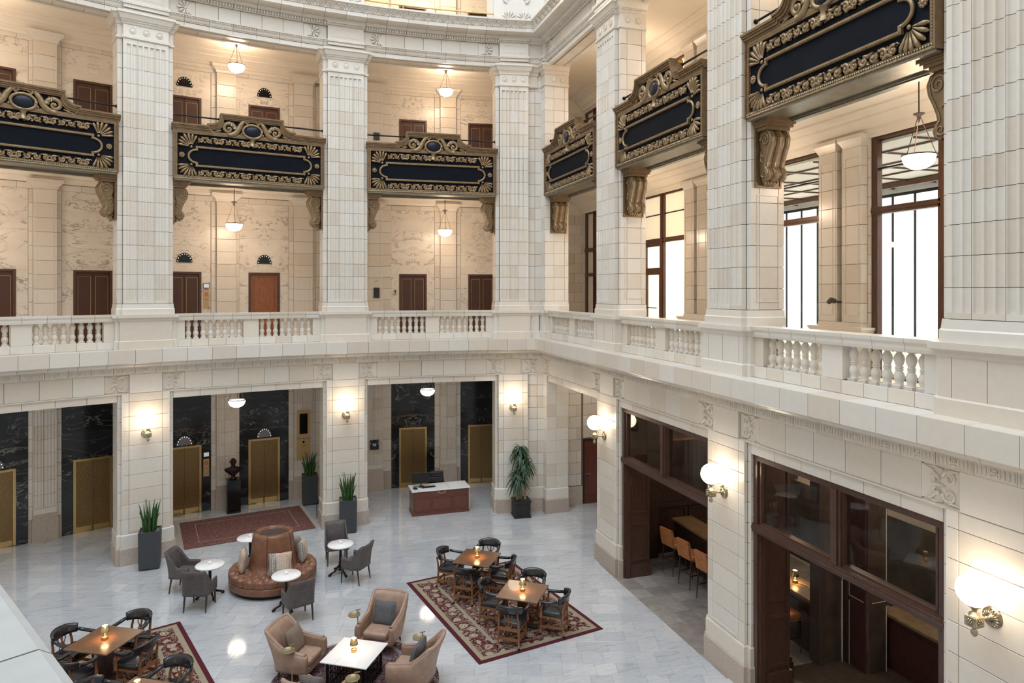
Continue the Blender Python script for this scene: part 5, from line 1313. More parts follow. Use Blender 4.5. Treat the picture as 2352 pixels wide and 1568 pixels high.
def curved_panel(mb, fn, nu, nv, t, smooth=True):
    """fn(u,v)->(point, outward normal); closed shell of thickness t"""
    A = []; B = []
    for i in range(nu+1):
        for j in range(nv+1):
            p, nrm = fn(i/nu, j/nv); tt = t(i/nu, j/nv) if callable(t) else t
            A.append(tuple(Vector(p)+Vector(nrm)*tt/2)); B.append(tuple(Vector(p)-Vector(nrm)*tt/2))
    n = len(A); m = nv+1; fs = []
    for i in range(nu):
        for j in range(nv):
            a, b, c, d = i*m+j, (i+1)*m+j, (i+1)*m+j+1, i*m+j+1; fs += [(a, b, c, d), (n+d, n+c, n+b, n+a)]
    for i in range(nu): a, b = i*m, (i+1)*m; fs += [(a, n+a, n+b, b), (b+nv, n+b+nv, n+a+nv, a+nv)]
    for j in range(nv): a = j; fs += [(a, a+1, n+a+1, n+a)]; a = nu*m+j; fs += [(a+1, a, n+a, n+a+1)]
    mb.add(A+B, fs, smooth)
# ---- rugs
def rug(name, cx, cy, hx, hy, rz, mat, label, rnd_=0, fringe=False):
    o = empty(name, (cx, cy, 0), rz, label=label, cat='rug')
    mb = MB()
    if rnd_: mb.lathe([(0, .004), (rnd_-.01, .004), (rnd_, .008), (rnd_-.01, .014), (0, .014)], 64, smooth=False)
    else: mb.bbox(-hx, hx, -hy, hy, .002, .014, .003)
    mb.build('pile', mat, o)
    if fringe:
        mb = MB(); r = random.Random(2)
        for s in (-1, 1):
            for i in range(120):
                y = -hy+2*hy*(i+.5)/120; mb.tube([(s*hx, y, .008), (s*(hx+.05), y+r.uniform(-.01, .01), .006), (s*(hx+.10+r.uniform(0, .03)), y+r.uniform(-.02, .02), .006)], .005, 4)
        q = mb.build('fringe', 'fringe', o); q['kind'] = 'stuff'
    return o
cream, burg = (.42, .36, .26), (.105, .022, .030)
M['rug1'] = rug_mat('burgundy floral rug', burg, cream, (.60, .56, .48), burg, .36, 1.42, 2.02, 7.0)
M['rug3'] = rug_mat('burgundy floral rug b', burg, cream, (.60, .56, .48), burg, .36, 1.40, 1.98, 7.0)
M['rug2'] = simple('worn red runner', (.27, .15, .12), .95, 0, (.105, .032, .036), 22, .3, .1, 0, (1, 2.4, 1))
M['rug4'] = rug_mat('dark persian rug', (.075, .02, .03), (.30, .27, .27), (.10, .13, .18), (.12, .02, .03), .22, 1.6, 1.6, 11)
a1 = math.atan2(12.4-16.32, 3.28-2.51)   # long side runs from the far-left corner to the near corner
rug('floral_rug', 4.33, 14.60, 1.42, 2.02, math.radians(10.5), 'rug1', 'burgundy and cream floral rug under the two tables at the right')
rug('floral_rug', -2.95, 13.55, 1.40, 1.98, math.radians(19.5), 'rug3', 'burgundy and cream floral rug at the lower left corner, partly out of view')
rug('runner_rug', -1.33, 21.75, 1.75, 1.20, math.radians(11), 'rug2', 'worn dark red oriental rug with fringes in front of the lift doors', fringe=True)
rug('round_rug', 1.03, 12.45, 0, 0, .4, 'rug4', 'dark red and blue rug under the white coffee table', rnd_=1.50)
mb = MB(); 
for x0, x1, y0, y1 in ((-1.35, 1.35, -.825, -.815), (-1.35, 1.35, .815, .825), (-1.355, -1.345, -.82, .82), (1.345, 1.355, -.82, .82)): mb.box(x0, x1, y0, y1, .014, .0165)
rr_ = [o for o in bpy.data.objects if o.name.startswith('runner_rug')][0]; mb.build('border_line', 'leather_or' if False else 'stone', rr_)
# ---- captain's chairs (front toward -y)
def captain():
    o = empty('captain_chair')
    mb = MB(); softbox(mb, -.26, .26, -.25, .24, .39, .50, .045, .02); mb.build('seat', 'leather_bk', o)
    mb = MB(); mb.box(-.24, .24, -.23, .22, .355, .40); mb.build('seat_rail', 'chairwood', o)
    # horseshoe leather roll: back rest and arms
    def roll(u, v):
        a = PI*(.02+.96*u); x = .30*math.cos(a); y = .02+.27*math.sin(a); lean = .05*math.sin(a); h = .115*max(0, math.sin(a))**.8+.0
        nrm = Vector((math.cos(a), math.sin(a), .0)); return (x+nrm.x*lean*v, y+nrm.y*lean*v, .675+v*(.055+h)), nrm
    mb = MB(); curved_panel(mb, lambda u, v: roll(.17+.66*u, v), 18, 4, lambda u, v: .055-.012*abs(v-.5)); mb.build('backrest', 'leather_bk', o)
    for s in (-1, 1):
        mb = MB(); mb.tube([(s*.25, .15, .725), (s*.28, .05, .70), (s*.292, -.06, .69), (s*.287, -.15, .69), (s*.275, -.195, .685)], [.036, .037, .037, .042, .026], 8, ((0, 0, 1), .8)); mb.build('armrest', 'leather_bk', o)
        mb = MB(); mb.tube([(s*.275, -.17, .67), (s*.268, -.18, .56), (s*.262, -.19, .50), (s*.262, -.195, .43), (s*.26, -.20, .37)], [.02, .019, .026, .043, .03], 8, ((1, 0, 0), .5)); mb.build('arm_support', 'chairwood', o)
        mb = MB(); mb.tube([(s*.215, -.20, .37), (s*.215, -.205, .2), (s*.225, -.215, .045)], [.026, .022, .018], 6); q = mb.build('leg', 'chairwood', o)
        mb = MB(); mb.ball((s*.225, -.215, .025), .024, seg=8, rings=6); mb.build('caster', 'iron', q)
        mb = MB(); mb.tube([(s*.19, .285, .70), (s*.20, .25, .55), (s*.205, .235, .38), (s*.21, .25, .2), (s*.22, .275, .045)], [.018, .024, .026, .022, .018], 6); q = mb.build('leg', 'chairwood', o)
        mb = MB(); mb.ball((s*.22, .275, .025), .024, seg=8, rings=6); mb.build('caster', 'iron', q)
        mb = MB(); mb.box(s*.225-.011, s*.225+.011, -.2, .25, .16, .205); mb.build('stretcher', 'chairwood', o)
    mb = MB(); mb.box(-.21, .21, .235, .257, .15, .195); mb.build('stretcher', 'chairwood', o); mb = MB(); mb.box(-.215, .215, -.215, -.193, .20, .24); mb.build('stretcher', 'chairwood', o); mb = MB(); mb.box(-.20, .20, .225, .25, .33, .395); mb.build('back_rail', 'chairwood', o)
    mb = MB()
    for x, b in ((-.06, -.03), (-.022, .02), (.022, -.02), (.06, .03)): mb.tube([(x*.7, .24, .39), (x+b*.6, .245, .47), (x*.5, .255, .55), (x+b*.7, .265, .63), (x*1.2, .28, .70)], [.012, .01, .013, .01, .013], 5)
    mb.box(-.06, .06, .235, .255, .39, .42); mb.build('splat', 'chairwood', o)
    return o
CP = captain(); first = [CP]
def clone(first, proto, **k):
    o = first.pop() if first else dup(proto)
    return o
tabs = [((4.09, 15.49), -36, 'the farther square table on the right rug', [(-36, 'on its near right side', .60), (54, 'on its far side', .66), (144, 'on its left side', .66), (234, 'back to the viewer', .60)]),
        ((4.54, 13.48), -36, 'the nearer square table on the right rug', [(-36, 'on its right side', .66), (54, 'on its far side', .62), (144, 'on its left side', .62), (234, 'back to the viewer', .68)]),
        ((-3.23, 13.89), -30, 'the lower-left square table', [(-30, 'on its right side', .66), (60, 'on its far side', .62), (150, 'on its left side by the stone rail', .66), (240, 'on its near side, cut by the stone rail', .66)]),
        ((-2.30, 11.78), -31, 'the table cut off by the bottom edge', [(59, 'on its far right side', .70), (149, 'on its far left side', .70)])]
def sq_table():
    o = empty('square_table'); mb = MB(); mb.bbox(-.445, .445, -.445, .445, .72, .75, .006); mb.build('tabletop', 'tabletop', o)
    mb = MB(); mb.bbox(-.09, .09, -.09, .09, .06, .70, .01); mb.box(-.2, .2, -.2, .2, .70, .72); mb.build('column', 'wood_dark', o)
    mb = MB(); 
    for sx, sy in ((1, 0), (0, 1)): mb.bbox(-.33 if sx else -.05, .33 if sx else .05, -.33 if sy else -.05, .33 if sy else .05, .014, .07, .01)
    mb.build('foot', 'wood_dark', o); return o
TP = sq_table(); tf = [TP]
def table_lamp(dark=False):
    o = empty('table_lamp'); mb = MB(); mb.lathe([(0, 0), (.05, 0), (.052, .005), (.052, .045), (.046, .052), (0, .052)], 20); mb.build('base', 'brass' if not dark else 'graphite', o)
    mb = MB(); mb.lathe([(.008, .05), (.008, .15)], 8); mb.build('stem', 'brass', o)
    mb = MB(); mb.lathe([(.072, .13), (.048, .245), (.046, .245), (.069, .131), (.072, .13)], 24); mb.build('lamp_shade', 'brass' if not dark else 'graphite', o)
    mb = MB(); mb.lathe([(0, .243), (.045, .243), (.045, .240), (0, .240)], 20); mb.build('top_disc', 'ledtop', o); mb = MB(); mb.lathe([(0, .15), (.055, .15), (.055, .146), (0, .146)], 16); mb.build('light_disc', 'ledlight', o); return o
LP = table_lamp(); lf = [LP]
for (c, a, nm, chs) in tabs:
    t = clone(tf, TP); t.location = (c[0], c[1], 0); t.rotation_euler = (0, 0, math.radians(a)); tag(t, 'square walnut-topped pedestal table, ' + nm, 'table', 'square walnut tables')
    l = clone(lf, LP); l.location = (c[0], c[1], .75); tag(l, 'small brass cordless lamp standing on ' + nm, 'table lamp', 'small brass table lamps')
    for ang_, lb, dd in chs:
        o = clone(first, CP); x, y = V2(c[0], c[1], ang_, dd); o.location = (x, y, .014); o.rotation_euler = (0, 0, math.radians(ang_-90)); tag(o, 'captain chair at %s, %s' % (nm, lb), 'chair', 'captain chairs at the square tables')
# ---- low marble table with pierced iron base
o = empty('coffee_table', (1.04, 12.55, 0), math.radians(-32), label='white marble-topped coffee table on pierced black iron base', cat='table')
mb = MB(); mb.bbox(-.445, .445, -.445, .445, .48, .50, .004); mb.build('tabletop', 'whitetop', o)
for s in (-1, 1):
    for ax in (0, 1):
        mb = MB((lambda x, y, z, s=s: (x, s*.36+y, z)) if ax == 0 else (lambda x, y, z, s=s: (s*.36+y, x, z)))
        for x0, x1, z0, z1 in ((-.36, .36, .02, .045), (-.36, .36, .455, .48), (-.36, -.34, .02, .48), (.34, .36, .02, .48), (-.36, .36, .12, .13), (-.36, .36, .30, .31)): mb.box(x0, x1, -.01, .01, z0, z1)
        for k in range(12): mb.box(-.33+.06*k-.004, -.33+.06*k+.004, -.006, .006, .04, .46)
        for k in range(8):
            x = -.29+.083*k; mb.tube([(x+.03*math.cos(q*PI/6), 0, .22+.06*math.sin(q*PI/6)) for q in range(13)], .004, 4)
        mb.build('side_grille', 'iron', o)
l = dup(LP); l.location = (1.03, 12.58, .50); tag(l, 'small brass cordless lamp standing on the white coffee table', 'table lamp', 'small brass table lamps')
# ---- tan leather armchairs
def armchair():
    o = empty('lounge_armchair')
    mb = MB(); softbox(mb, -.29, .29, -.36, .26, .27, .44, .06, .02); mb.build('seat_cushion', 'leather_tan', o)
    def shell(u, v):
        # u runs round the plan from the left arm front over the back to the right arm front
        if u < .3: t = u/.3; x, y = -.36+.01*t, -.36+t*.56; nx, ny = -1, 0
        elif u > .7: t = (1-u)/.3; x, y = .36-.01*t, -.36+t*.56; nx, ny = 1, 0
        else:
            a = PI-(u-.3)/.4*PI; x, y = .35*math.copysign(abs(math.cos(a))**.6, math.cos(a)), .20+.20*math.sin(a)**.6; nx, ny = math.cos(a), math.sin(a)
        w = max(0, min(1, (min(u, 1-u)-.27)/.09)); w = w*w*(3-2*w); top = .60+.36*w-.03*(1-w)*math.cos(min(u, 1-u)*10); z = .19+(top-.19)*v
        lean = .22*w*v*v; return (x+nx*(.045*math.sin(v*PI*.8)+.05*w*v*v), y+lean, z), (nx, ny, 0)
    mb = MB(); curved_panel(mb, shell, 40, 8, lambda u, v: .115-.02*abs(v-.5)-.03*(v > .93)); mb.build('shell', 'leather_tan', o)
    mb = MB(); mb.box(-.33, .33, -.35, .28, .19, .28); mb.build('seat_base', 'leather_tan', o)
    mb = MB(); P = [shell(.02+.96*i/40, 1.0)[0] for i in range(41)]; mb.tube([(x, y, z-.005) for x, y, z in P], .040, 8); mb.build('rolled_edge', 'leather_tan', o)
    for sx in (-1, 1):
        for sy, y in ((-1, -.32), (1, .30)):
            mb = MB(); mb.tube([(sx*.30, y, .20), (sx*.32, y+sy*.04, .0)], [.030, .016], 6); mb.build('leg', 'chairleg', o)
    return o
AP = armchair(); af = [AP]
PC = {k: pillow_mesh(.46, .46, .17, k) for k in ('boucle', 'boucle2', 'boucle_d')}
for (x, y, a, cush, lb) in ((.12, 13.06, 150, 'boucle2', 'left of the coffee table'), (1.63, 13.58, 58, 'boucle_d', 'behind the coffee table'), (1.98, 12.06, -32, 'boucle_d', 'right of the coffee table'), (.38, 11.55, 238, 'boucle', 'cut by the bottom edge')):
    o = clone(af, AP); o.location = (x, y, .014); o.scale = (.88, .88, .90); o.rotation_euler = (0, 0, math.radians(a-90)); tag(o, 'tan leather wing armchair ' + lb, 'armchair', 'tan leather armchairs round the coffee table')
    q = bpy.data.objects.new('cushion', PC[cush]); C.objects.link(q); q.matrix_world = Matrix.Translation((x, y, 0)) @ Matrix.Rotation(math.radians(a-90), 4, 'Z') @ Matrix.Translation((.02, .13, .60)) @ Matrix.Rotation(math.radians(-17), 4, 'X')
    tag(q, {'boucle': 'light grey', 'boucle2': 'taupe', 'boucle_d': 'dark grey'}[cush]+' tweed cushion on the armchair ' + lb, 'cushion', 'tweed cushions on the armchairs')
def drink_table():
    o = empty('drink_table'); mb = MB(); mb.lathe([(0, 0), (.13, 0), (.13, .012), (.01, .02), (0, .02)], 24); mb.build('base', 'brass', o)
    mb = MB(); mb.lathe([(.009, .015), (.009, .60)], 8, (.07, 0, 0)); mb.build('stem', 'bronze2', o)
    mb = MB(); mb.lathe([(0, .60), (.11, .60), (.118, .605), (.118, .625), (.108, .625), (.105, .612), (0, .612)], 28); mb.build('tray', 'tray', o)
    mb = MB(); mb.tube([(.07, 0, .61), (.07, 0, .70)], .008, 6); mb.tube([(.02, 0, .70), (.12, 0, .70)], .009, 6); mb.build('handle', 'bronze2', o); return o
DT = drink_table(); df = [DT]
for x, y, lb in ((1.13, 13.74, 'between the left and rear armchairs'), (-.10, 12.72, 'beside the left armchair'), (2.19, 12.48, 'between the rear and right armchairs'), (.92, 11.49, 'at the bottom edge')):
    o = clone(df, DT); o.location = (x, y, 0.014 if math.hypot(x-1.03, y-12.45) < 1.4 else 0); tag(o, 'slim brass drinks table with T handle ' + lb, 'side table', 'slim brass drinks tables')
# ---- round white pedestal tables with cast iron feet
def pedestal_table():
    o = empty('pedestal_table'); mb = MB(); mb.lathe([(0, .70), (.30, .70), (.315, .71), (.315, .73), (.305, .74), (0, .74)], 40); mb.build('tabletop', 'white_top', o)
    mb = MB(); mb.lathe([(.12, .69), (.12, .70), (.035, .68), (.032, .30), (.05, .26), (.035, .22), (.04, .12), (.07, .10)], 14); mb.build('column', 'iron', o)
    for k in range(4):
        a = k*PI/2+.4; c, s = math.cos(a), math.sin(a); mb = MB(); mb.tube([(.03*c, .03*s, .20), (.09*c, .09*s, .17), (.15*c, .15*s, .09), (.22*c, .22*s, .07), (.28*c, .28*s, .035)], [.03, .028, .024, .022, .032], 7); mb.ball((.29*c, .29*s, .03), .036, sz=.8, seg=8, rings=6); mb.build('claw_foot', 'iron', o)
    mb = MB(); mb.lathe([(0, .74), (.035, .74), (.04, .80), (.036, .80), (.03, .745), (0, .745)], 14); mb.build('votive_glass', 'white_top', o)
    return o
PT = pedestal_table(); pf = [PT]
for x, y, lb in ((-1.83, 16.99, 'left of the round banquette'), (-.16, 15.86, 'in front of the round banquette'), (1.10, 17.38, 'right of the round banquette'), (-1.06, 18.55, 'almost hidden behind the round banquette')):
    o = clone(pf, PT); o.location = (x, y, 0); tag(o, 'round white table on cast iron foot, ' + lb, 'table', 'round white tables by the banquette')
# ---- taupe dining armchairs
def tub():
    o = empty('upholstered_chair')
    mb = MB(); softbox(mb, -.25, .25, -.27, .22, .36, .49, .05, .015); mb.build('seat', 'grey_lthr', o)
    def shell(u, v):
        if u < .3: t = u/.3; x, y = -.27, -.22+t*.40; nx, ny = -1, 0
        elif u > .7: t = (1-u)/.3; x, y = .27, -.22+t*.40; nx, ny = 1, 0
        else: a = PI-(u-.3)/.4*PI; x, y = .265*math.copysign(abs(math.cos(a))**.45, math.cos(a)), .18+.09*math.sin(a)**.5; nx, ny = math.cos(a), math.sin(a)
        w = max(0, min(1, (min(u, 1-u)-.20)/.13)); w = w*w*(3-2*w); top = .60+.33*w; z = .36+(top-.36)*v; lean = .12*w*v*v; return (x-nx*.02*v*w, y+lean, z), (nx, ny, 0)
    mb = MB(); curved_panel(mb, shell, 36, 7, lambda u, v: .045-.012*abs(v-.5)); mb.build('shell', 'grey_lthr', o)
    mb = MB(); P = [shell(i/40, 1.0)[0] for i in range(41)]; mb.tube([(x, y, z) for x, y, z in P], .018, 6); mb.build('piping', 'grey_lthr', o)
    for sx in (-1, 1):
        for y, dy in ((-.22, -.02), (.20, .06)): mb = MB(); mb.tube([(sx*.235, y, .37), (sx*.24, y+dy, 0)], [.024, .015], 6); mb.build('leg', 'chairleg', o)
    return o
UP = tub(); uf = [UP]
for x, y, a, lb in ((-2.42, 17.55, 160, 'at the left white table, on its far side'), (-1.98, 16.47, 253, 'at the left white table, nearest the viewer'), (.08, 15.28, -72, 'at the front white table, back to the viewer'), (1.05, 18.17, 92, 'at the right white table, facing the viewer'), (1.42, 16.87, -38, 'at the right white table, turned sideways')):
    o = clone(uf, UP); o.location = (x, y, 0); o.rotation_euler = (0, 0, math.radians(a-90)); tag(o, 'taupe suede armchair with dark legs ' + lb, 'chair', 'taupe armchairs at the white tables')
# ---- round banquette
o = empty('round_banquette', (-.47, 17.30, 0), label='round tufted brown leather banquette with tall central drum', cat='seating')
mb = MB(); mb.lathe([(0, 0), (.90, 0), (.90, .09), (0, .09)], 48, smooth=False); mb.build('plinth', 'iron', o)
mb = MB(); mb.lathe([(.4, .09), (.97, .09), (.995, .11), (.995, .24), (.985, .255), (.4, .255)], 64); mb.build('seat_base', 'leather_br', o)
mb = MB(); nA, nR = 240, 24; vs = []; fs = []
for j in range(nR+1):
    t = j/nR
    for i in range(nA):
        a = 2*PI*i/nA
        if t < .35: r = 1.0; z = .26+.15*t/.35
        else: q = (t-.35)/.65; r = 1.0-(q*.5); z = .41+.035*math.sin(min(1, q*4)*PI/2)
        q = (t-.35)/.65 if t > .35 else 0
        n1 = 22; seam = abs(math.sin(a*n1/2)); d = 0
        if q <= 0: r -= .035*(1-seam)**3
        else:
            g = 0
            for row, qq in enumerate((.18, .48, .78)):
                aa = (a*n1/2/PI+(.5 if row % 2 else 0)); fa = abs((aa+.5) % 1-.5); g = max(g, math.exp(-((fa*2.2)**2+((q-qq)*5.5)**2)*3.0))
            line = min(abs(((a*n1/2/PI)+(q-.18)*1.67+.5) % 1-.5), abs(((a*n1/2/PI)-(q-.18)*1.67+.5) % 1-.5)); z -= .045*g+.030*math.exp(-(line*8)**2)-.012
        if t < .1: r -= .02*(1-t/.1)
        vs.append((r*math.cos(a), r*math.sin(a), z))
for j in range(nR): fs += [(j*nA+i, j*nA+(i+1) % nA, (j+1)*nA+(i+1) % nA, (j+1)*nA+i) for i in range(nA)]
mb.add(vs, fs, True); mb.build('tufted_seat', 'leather_br', o)
bt = MB().ball((0, 0, 0), .012, seg=6, rings=4).mesh('button', 'leather_br')
for row, q in enumerate((.18, .48, .78)):
    for i in range(22):
        a = 2*PI*(i+(.5 if row % 2 else 0))/22; put('button', bt, o, ((1.0-q*.5)*math.cos(a), (1.0-q*.5)*math.sin(a), .402))
mb = MB(); mb.lathe([(.555, .42), (.53, .60), (.465, 1.10), (.455, 1.18), (.445, 1.235), (.41, 1.262), (.34, 1.262), (.32, 1.235), (.315, 1.20)], 64); mb.build('drum', 'leather_br', o)
mb = MB(); mb.lathe([(0, 1.21), (.315, 1.21), (.315, 1.20), (0, 1.20)], 40, smooth=False); mb.build('drum_cover', 'graphite', o)
mb = MB()
for k in range(5):
    a = math.radians(-105+72*k); c, s = math.cos(a), math.sin(a); mb.tube([(.558*c, .558*s, .42), (.533*c, .533*s, .60), (.469*c, .469*s, 1.10), (.449*c, .449*s, 1.235), (.41*c, .41*s, 1.266), (.34*c, .34*s, 1.266)], .006, 5)
mb.build('seam', 'chairleg', o)
PM = pillow_mesh(.52, .50, .18, ('kilim', 'linen'))
for x, y, rz, lb, tilt in ((-.30, 16.66, 14, 'leaning on the front of the banquette drum', -14), (-1.14, 17.18, -82, 'leaning on the left of the banquette drum', -10), (.20, 17.38, 78, 'leaning on the right of the banquette drum', -8), (.02, 17.85, 125, 'behind the right side of the banquette drum', -8)):
    q = bpy.data.objects.new('pillow', PM); C.objects.link(q); q.matrix_world = Matrix.Translation((x, y, .685)) @ Matrix.Rotation(math.radians(rz), 4, 'Z') @ Matrix.Rotation(math.radians(tilt), 4, 'X') @ Matrix.Rotation(math.radians(4), 4, 'Y')
    tag(q, 'rust and cream kilim pillow ' + lb, 'pillow', 'kilim pillows on the banquette')
# ---- planters
def tall_planter():
    o = empty('tall_planter'); mb = MB(); pr = [(.19, .0), (.19, .04), (.235, .04), (.245, .95), (.215, .95), (.21, .90)]
    vs = []; fs = []
    for r, z in pr: vs += [(-r, -r, z), (r, -r, z), (r, r, z), (-r, r, z)]
    for j in range(len(pr)-1): fs += [(4*j+k, 4*j+(k+1) % 4, 4*j+4+(k+1) % 4, 4*j+4+k) for k in range(4)]
    mb.add(vs, fs); mb.build('pot', 'planter', o)
    mb = MB(); r = random.Random(4); mb.box(-.215, .215, -.215, .215, .85, .90)
    for k in range(120): mb.ball((r.uniform(-.2, .2), r.uniform(-.2, .2), .905), r.uniform(.012, .024), sz=.7, seg=5, rings=3)
    q = mb.build('gravel', 'pebble', o); q['kind'] = 'stuff'
    for k in range(34):
        a = r.uniform(0, 2*PI); rad = .15*math.sqrt(r.random()); h = r.uniform(.42, .80); x, y = rad*math.cos(a), rad*math.sin(a); lx, ly = x*r.uniform(.4, 1.5)+r.uniform(-.04, .04), y*r.uniform(.4, 1.5)+r.uniform(-.03, .03); w = r.uniform(.024, .038); b = r.uniform(0, PI); c, s = math.cos(b), math.sin(b)
        mb = MB(); vs = []; n = 6
        for i in range(n+1):
            t = i/n; ww = w*(.75+.5*t-1.25*t**3); px, py, pz = x+lx*t*t, y+ly*t*t, .89+h*t; tw = b+.5*t; c, s = math.cos(tw), math.sin(tw)
            vs += [(px-c*ww, py-s*ww, pz), (px+s*.008, py-c*.008, pz), (px+c*ww, py+s*ww, pz), (px-s*.004, py+c*.004, pz)]
        fs = []
        for i in range(n): fs += [(4*i+q, 4*i+(q+1) % 4, 4*i+4+(q+1) % 4, 4*i+4+q) for q in range(4)]
        mb.add(vs, fs, True); mb.build('leaf', 'snake', o)
    return o
KP = tall_planter()
for i, (x, y, a, lb) in enumerate(((-3.47, 19.26, .08, 'before the left ground-floor pier'), (1.50, 20.38, -.03, 'before the middle ground-floor pier'), (.50, 23.42, .05, 'under the brass directory panel by the lifts'))):
    o = KP if i == 0 else dup(KP); o.location = (x, y, 0); o.rotation_euler = (0, 0, a); tag(o, 'tall charcoal planter with snake plant ' + lb, 'planter', 'tall charcoal planters with snake plants')
o = empty('dracaena_planter', (6.73, 20.14, 0), math.radians(-6), label='dracaena tree in square black panelled planter at the court corner', cat='planter')
mb = MB(); mb.bbox(-.25, .25, -.25, .25, .02, .50, .01); mb.box(-.27, .27, -.27, .27, .46, .52); mb.box(-.265, .265, -.265, .265, 0, .05); mb.build('pot', 'planter_bk', o)
mb = MB()
for s in (-1, 1):
    for ax in (0, 1):
        P = [(-.17, .12), (.17, .12), (.17, .16), (.2, .19), (.2, .33), (.17, .36), (.17, .40), (-.17, .40), (-.17, .36), (-.2, .33), (-.2, .19), (-.17, .16), (-.17, .12)]
        for (p, q), (p2, q2) in zip(P, P[1:]): mb.tube([((p, s*.252, q) if ax == 0 else (s*.252, p, q)), ((p2, s*.252, q2) if ax == 0 else (s*.252, p2, q2))], .007, 4)
mb.build('panel_moulding', 'planter_bk', o)
mb = MB(); r = random.Random(8); mb.box(-.24, .24, -.24, .24, .44, .49)
for k in range(80): mb.ball((r.uniform(-.22, .22), r.uniform(-.22, .22), .50), r.uniform(.012, .03), sz=.6, seg=5, rings=3)
q = mb.build('mulch', 'soil', o); q['kind'] = 'stuff'
heads = [(-.10, -.02, 1.22, .50), (.10, -.03, 1.62, .50), (-.02, .04, 2.05, .46)]
for hx_, hy_, hz_, R_ in heads:
    mb = MB(); mb.tube([(hx_*1.2, hy_*1.2, .46), (hx_*1.1, hy_, hz_*.6), (hx_, hy_, hz_)], [.035, .032, .026], 8); mb.build('cane', 'cane', o)
    for k in range(64):
        a = r.uniform(0, 2*PI); up = r.uniform(-.1, 1.1); L_ = R_*r.uniform(.75, 1.1); c, s = math.cos(a), math.sin(a); w = r.uniform(.028, .042); vs = []; n = 6; z0 = hz_+r.uniform(-.12, .08)
        for i in range(n+1):
            t = i/n; d = L_*(t*.85)*(.55+.45*(1-up*.4)); pz = z0+L_*(up*t*1.1-t*t*1.15); ww = w*math.sin(PI*min(1, t*.93+.05))**.7
            vs += [(hx_+c*d-s*ww, hy_+s*d+c*ww, pz-.006), (hx_+c*d, hy_+s*d, pz+.004), (hx_+c*d+s*ww, hy_+s*d-c*ww, pz-.006)]
        fs = []
        for i in range(n): fs += [(3*i, 3*i+1, 3*i+4, 3*i+3), (3*i+1, 3*i+2, 3*i+5, 3*i+4)]
        mb = MB(); mb.add(vs, fs, True); mb.build('leaf', 'leaf', o)
# ---- bust on its pedestal
o = empty('bust_pedestal', (-1.83, 23.28, 0), math.radians(12), label='tall polished black stone pedestal carrying the bust by the lifts', cat='pedestal')
mb = MB(); mb.bbox(-.20, .20, -.20, .20, 0, 1.04, .004); mb.build('shaft', 'granite', o); mb = MB(); mb.box(-.205, .205, -.205, .205, .0, .03); mb.build('foot', 'granite', o)
o = empty('bust', (-1.83, 23.28, 1.04), math.radians(12), label='dark bronze bust of a bearded man in coat and bow tie on black pedestal', cat='sculpture')
mb = MB(); mb.lathe([(0, 0), (.12, 0), (.12, .03), (.07, .05), (.055, .10), (.06, .14)], 20); mb.build('socle', 'bustbronze', o)
mb = MB(); sec = [(.12, .07, .06, .0), (.17, .13, .09, .0), (.24, .22, .12, .0), (.31, .275, .125, .0), (.345, .25, .115, .0), (.365, .17, .095, .0), (.385, .075, .075, -.005), (.43, .062, .068, -.01)]
vs = []; n = 24; fs = []
for z, rx, ry, oy in sec:
    for i in range(n): a = 2*PI*i/n; vs.append((rx*math.cos(a), oy+ry*math.sin(a), z))
for j in range(len(sec)-1): fs += [(j*n+i, j*n+(i+1) % n, (j+1)*n+(i+1) % n, (j+1)*n+i) for i in range(n)]
fs.append(tuple(reversed(range(n)))); mb.add(vs, fs, True)
mb.tube([(-.10, -.06, .36), (-.06, -.12, .27), (-.02, -.125, .16)], [.03, .03, .015], 6, ((0, 1, 0), .6)); mb.tube([(.10, -.06, .36), (.06, -.12, .27), (.02, -.125, .16)], [.03, .03, .015], 6, ((0, 1, 0), .6))
mb.tube([(-.05, -.10, .365), (0, -.11, .36), (.05, -.10, .365)], [.018, .01, .018], 6)
mb.build('torso', 'bustbronze', o)
mb = MB(); hv = []; fs = []; n, m = 20, 14
for j in range(m+1):
    ph = -PI/2+PI*j/m
    for i in range(n):
        a = 2*PI*i/n; x, y, z = math.cos(ph)*math.cos(a), math.cos(ph)*math.sin(a), math.sin(ph)
        r_ = 1.0; fr = max(0, -y)
        X, Y, Z_ = .082*x, .098*y, .125*z
        if z < 0: X *= 1-.18*z*z; Y *= 1-.05*z*z
        hv.append((X, -.005+Y, .525+Z_))
for j in range(m): fs += [(j*n+i, j*n+(i+1) % n, (j+1)*n+(i+1) % n, (j+1)*n+i) for i in range(n)]
mb.add(hv, fs, True)
mb.tube([(0, -.10, .56), (0, -.118, .53), (0, -.128, .505), (0, -.105, .495)], [.010, .013, .018, .010], 8)
for s in (-1, 1):
    mb.tube([(s*.012, -.098, .565), (s*.035, -.098, .572), (s*.06, -.08, .562)], [.008, .011, .007], 6); mb.ball((s*.032, -.088, .548), .012, seg=8, rings=6); mb.ball((s*.045, -.078, .51), .024, seg=8, rings=6)
    mb.tube([(s*.082, .005, .555), (s*.094, .012, .56), (s*.094, .012, .52), (s*.082, .0, .505)], [.006, .01, .008, .006], 6)
mb.tube([(-.028, -.094, .472), (0, -.104, .476), (.028, -.094, .472)], [.005, .009, .005], 6)
mb.build('head', 'bustbronze', o)
mb = MB(); mb.ball((0, -.062, .45), .052, 1.0, .9, 1.1, 12, 8); mb.tube([(-.035, -.098, .485), (0, -.11, .49), (.035, -.098, .485)], [.008, .012, .008], 6)
mb.build('beard', 'bustbronze', o)
mb = MB(); mb.ball((0, .014, .555), .088, .93, 1.05, 1.12, 16, 8, z0=.1)
for k in range(14): a = PI*(.02+.96*k/13); mb.ball((.082*math.cos(a), .03+.07*math.sin(a), .55), .024, seg=6, rings=4)
mb.build('hair', 'bustbronze', o)
